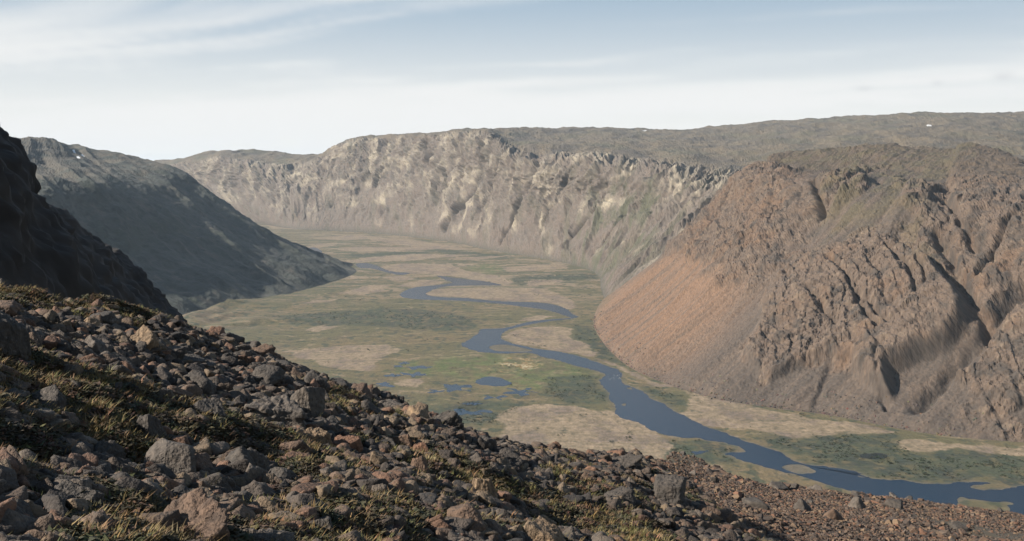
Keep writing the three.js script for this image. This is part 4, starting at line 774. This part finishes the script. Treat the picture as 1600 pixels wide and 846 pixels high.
// loose stones too many to count
function scatter(owner, name, geos, mat, spots) {
  const per = geos.map(() => []); spots.forEach((s, i) => per[i % geos.length].push(s));
  const M = new THREE.Matrix4(), q = new THREE.Quaternion(), e = new THREE.Euler(), v = new THREE.Vector3(), sc = new THREE.Vector3(), col = new THREE.Color();
  per.forEach((list, k) => {
    const im = new THREE.InstancedMesh(geos[k], mat, list.length);
    list.forEach((s, i) => { e.set(s.tx, s.turn, s.tz); q.setFromEuler(e); M.compose(v.set(s.x, s.y, -s.D), q, sc.set(s.s, s.s * (s.sy || 1), s.s)); im.setMatrixAt(i, M); im.setColorAt(i, col.setRGB(...s.c)); });
    im.name = name; im.userData.kind = 'stuff'; im.castShadow = im.receiveShadow = true; owner.add(im);
  });
}
const stuff = (name, label, category) => put(new THREE.Group(), name, label, category, { kind: 'stuff' });
{
  const r = rng(99), geos = [...Array(14).keys()].map((k) => chipGeometry(k + 31));
  const cols = [[126, 114, 102], [98, 88, 80], [76, 68, 62], [146, 112, 90], [152, 132, 108], [112, 96, 82], [130, 108, 90]].map((c) => tone(...c, 0.36));
  const spots = [], blocks = [], blockGeos = [...Array(12).keys()].map((k) => rockGeometry(k + 61, 4, { planes: 8 + k % 6, sy: 0.6 + 0.06 * (k % 5), sz: 0.75 + 0.05 * (k % 4), rough: 0.08, crack: 0.05 }));
  const stone = matte({ roughness: 0.93, bumpMap: rockBump, bumpScale: 0.03, map: rockGrain });
  for (let k = 0; k < 120000; k++) {
    const u = -0.56 + 0.92 * r(), e = table(edge1, u), D = Math.sqrt(lerp(25, (e + 2.5) ** 2, r())), x = u * D;
    const v = vegNear(x, D), p = r(); if (p < v * 0.93) continue;
    const s = 0.012 + 0.05 * r() + 0.2 * r() ** 6;
    const c = cols[Math.floor(r() * cols.length)], q = 0.7 + 0.55 * r();
    (s > 0.07 ? blocks : spots).push({ x, D, y: nearHill(x, D) + s * 0.18, s, turn: r() * 6.28, tx: (r() - 0.5) * 1.1, tz: (r() - 0.5) * 1.1, c: c.map((a) => a * q) });
  }
  const owner = stuff('scree', 'loose angular stones covering the near slope between the boulders', 'scree');
  scatter(owner, 'stones', geos, stone, spots);
  scatter(owner, 'blocks', blockGeos, stone, blocks);
  const far = [];
  for (let k = 0; k < 190000; k++) {
    const u = 0.06 + 0.48 * r(), e = table(edge2, u), D = Math.sqrt(lerp(50 * 50, (e + 4) ** 2, r())), x = u * D;
    const v = vegBench(x, D); if (r() < v * 0.8) continue;
    const clump = sstep(0.1, 0.35, fbm2(x * 0.05 + 30, D * 0.05, 3)), s = 0.62 * (0.07 + 0.4 * r() ** 5 + 1.5 * clump * r() ** 4) * (D > e - 5 ? 1.3 : 1);
    const c = cols[Math.floor(r() * cols.length)], q = 0.75 + 0.5 * r();
    far.push({ x, D, y: bench(x, D) + s * 0.15, s, turn: r() * 6.28, tx: (r() - 0.5) * 0.9, tz: (r() - 0.5) * 0.9, c: [c[0] * q * 1.08, c[1] * q * 0.94, c[2] * q * 0.84] });
  }
  scatter(stuff('scree', 'fine brown rubble on the lower shoulder of the slope', 'scree'), 'stones', geos, stone, far);
  const talus = [];
  for (let k = 0; k < 2600; k++) {
    const u = 0.2 + 0.66 * r(), p = mountainFoot(u, 1 + 30 * r() ** 3), s = 0.7 + 2.6 * r() ** 6;
    const c = cols[Math.floor(r() * cols.length)], out = r() < 0.15 ? 12 * r() : 0;
    talus.push({ x: p[0] - out * 0.9, D: -p[2] - out * 0.35, y: out ? 0.2 : p[1], s, turn: r() * 6.28, tx: r(), tz: r(), c: c.map((a) => a * (0.7 + 0.5 * r())) });
  }
  for (let k = 0; k < 40; k++) { const p = floorAt(948 + 24 * r(), 586 + 8 * r()); talus.push({ x: p[0], D: -p[2], y: 0.1, s: 0.5 + 0.7 * r(), turn: r() * 6, tx: 0, tz: 0, c: tone(190, 185, 175) }); }
  scatter(stuff('talus_rubble', 'tiny fallen rocks strewn along the foot of the talus', 'rubble'), 'stones', geos, stone, talus);
}
// ------------------------------------------------------------------ plants on the slope
function tuftGeometry(seed, blades, height, spread, width) {
  const r = rng(seed), pos = [], col = [];
  for (let b = 0; b < blades; b++) {
    const a = r() * 6.283, q = Math.sqrt(r()) * spread * 0.6, x = Math.cos(a) * q, z = Math.sin(a) * q, lean = 0.25 + 0.9 * r(), h = height * (0.5 + 0.6 * r()), dir = a + (r() - 0.5) * 1.6;
    const dx = Math.cos(dir) * h * lean, dz = Math.sin(dir) * h * lean, w = width * (0.6 + 0.8 * r()), sx = -Math.sin(dir) * w, sz = Math.cos(dir) * w, k = 0.75 + 0.5 * r();
    const m = [x + dx * 0.4, h * 0.6, z + dz * 0.4], t = [x + dx, h * 0.95, z + dz];
    pos.push(x - sx, -0.03, z - sz, x + sx, -0.03, z + sz, m[0] + sx * 0.8, m[1], m[2] + sz * 0.8, x - sx, -0.03, z - sz, m[0] + sx * 0.8, m[1], m[2] + sz * 0.8, m[0] - sx * 0.8, m[1], m[2] - sz * 0.8, m[0] - sx * 0.8, m[1], m[2] - sz * 0.8, m[0] + sx * 0.8, m[1], m[2] + sz * 0.8, ...t);
    for (let n = 0; n < 9; n++) col.push(k, k, k);
  }
  const g = new THREE.BufferGeometry(); g.setAttribute('position', new THREE.Float32BufferAttribute(pos, 3)); g.setAttribute('color', new THREE.Float32BufferAttribute(col, 3)); g.computeVertexNormals(); return g;
}
function cushionGeometry(seed, leaves, radius, height, size) {
  const r = rng(seed), pos = [], col = [];
  for (let l = 0; l < leaves; l++) {
    const a = r() * 6.283, q = Math.sqrt(r()) * radius, h = height * (1 - (q / radius) ** 2) * (0.55 + 0.5 * r()), x = Math.cos(a) * q, z = Math.sin(a) * q, s = size * (0.6 + 0.8 * r()), t = r() * 6.28, up = (r() - 0.3) * s, k = 0.65 + 0.7 * r();
    const ax = Math.cos(t) * s, az = Math.sin(t) * s, bx = -Math.sin(t) * s * 0.45, bz = Math.cos(t) * s * 0.45;
    pos.push(x - bx, h, z - bz, x + bx, h + (r() - 0.5) * s, z + bz, x + ax, h + up, z + az);
    col.push(k, k, k, k, k, k, k, k, k);
  }
  const g = new THREE.BufferGeometry(); g.setAttribute('position', new THREE.Float32BufferAttribute(pos, 3)); g.setAttribute('color', new THREE.Float32BufferAttribute(col, 3)); g.computeVertexNormals(); return g;
}
{
  const r = rng(555), grass = [], heath = [];
  const straw = [tone(184, 160, 112), tone(160, 136, 90), tone(136, 120, 72), tone(108, 100, 58)], green = [tone(96, 88, 54), tone(86, 76, 52), tone(116, 94, 66), tone(104, 82, 62), tone(76, 74, 48)];
  for (let k = 0; k < 90000; k++) {
    const u = -0.56 + 0.92 * r(), e = table(edge1, u), D = Math.sqrt(lerp(25, e * e, r() ** 1.2)), x = u * D, v = vegNear(x, D);
    if (r() > v * 0.8 + 0.02) continue;
    const y = nearHill(x, D), dry = sstep(-0.1, 0.25, fbm2(x * 0.5 + 60, D * 0.5, 3));
    if (r() < 0.22 + 0.33 * dry) { const c = straw[Math.floor(clamp(r() * 0.7 + (1 - dry) * 0.35) * 3.99)]; grass.push({ x, D, y, s: 0.5 + 0.7 * r(), turn: r() * 6.28, tx: 0, tz: 0, c: c.map((a) => a * (0.8 + 0.4 * r())) }); }
    else { const c = green[Math.floor(r() * green.length)]; heath.push({ x, D, y: y - 0.01, s: 0.6 + 0.9 * r(), turn: r() * 6.28, tx: (r() - 0.5) * 0.3, tz: -0.25, c: c.map((a) => a * (0.8 + 0.4 * r())) }); }
  }
  const leafy = matte({ roughness: 1, side: THREE.DoubleSide });
  scatter(stuff('grass', 'dry yellowish grass tufts between the stones', 'grass'), 'tufts', [1, 2, 3].map((k) => tuftGeometry(k, 26, 0.13, 0.1, 0.0045)), leafy, grass);
  scatter(stuff('heath', 'low dark green and brown heath cushions on the slope', 'heath'), 'cushions', [4, 5, 6].map((k) => cushionGeometry(k, 90, 0.13, 0.075, 0.03)), leafy, heath);
}
// ------------------------------------------------------------------ low willow scrub on the valley floor
{
  const r = rng(808), list = [], polys = SHRUB.map(px2), tones = [tone(66, 80, 50), tone(54, 70, 44), tone(84, 88, 56), tone(48, 60, 40)];
  const inside = (p, x, y) => { let c = false; for (let i = 0, j = p.length - 1; i < p.length; j = i++) if ((p[i][1] > y) !== (p[j][1] > y) && x < (p[j][0] - p[i][0]) * (y - p[i][1]) / (p[j][1] - p[i][1]) + p[i][0]) c = !c; return c; };
  const rivers = [RIVER_LOWER, RIVER_UPPER, [[740, 597], [770, 587], [802, 600], [770, 606]]].map(px2);
  for (let k = 0; k < 90000 && list.length < 14000; k++) {
    const D = 1250 + 3200 * r() ** 1.4, x = lerp(-0.3, 0.48, r()) * D, n = fbm2(x * 0.02 + 5, D * 0.014, 4);
    const want = polys.some((p) => inside(p, x, D)) ? sstep(-0.15, 0.25, n) : 0.5 * sstep(0.2, 0.4, n);
    if (r() > want || rivers.some((p) => inside(p, x, D))) continue;
    const c = tones[Math.floor(r() * 4)];
    list.push({ x, D, y: floorHeight(x, D), s: 5 + 12 * r() ** 2, sy: 1.1, turn: r() * 6.28, tx: 0, tz: 0, c: c.map((a) => a * (0.8 + 0.4 * r())) });
  }
  scatter(stuff('scrub', 'dark green willow scrub dotted over the wet valley floor', 'scrub'), 'bushes', [7, 8, 9].map((k) => cushionGeometry(k, 40, 0.13, 0.13, 0.06)), matte({ roughness: 1, side: THREE.DoubleSide }), list);
}
renderer.render(scene, camera);
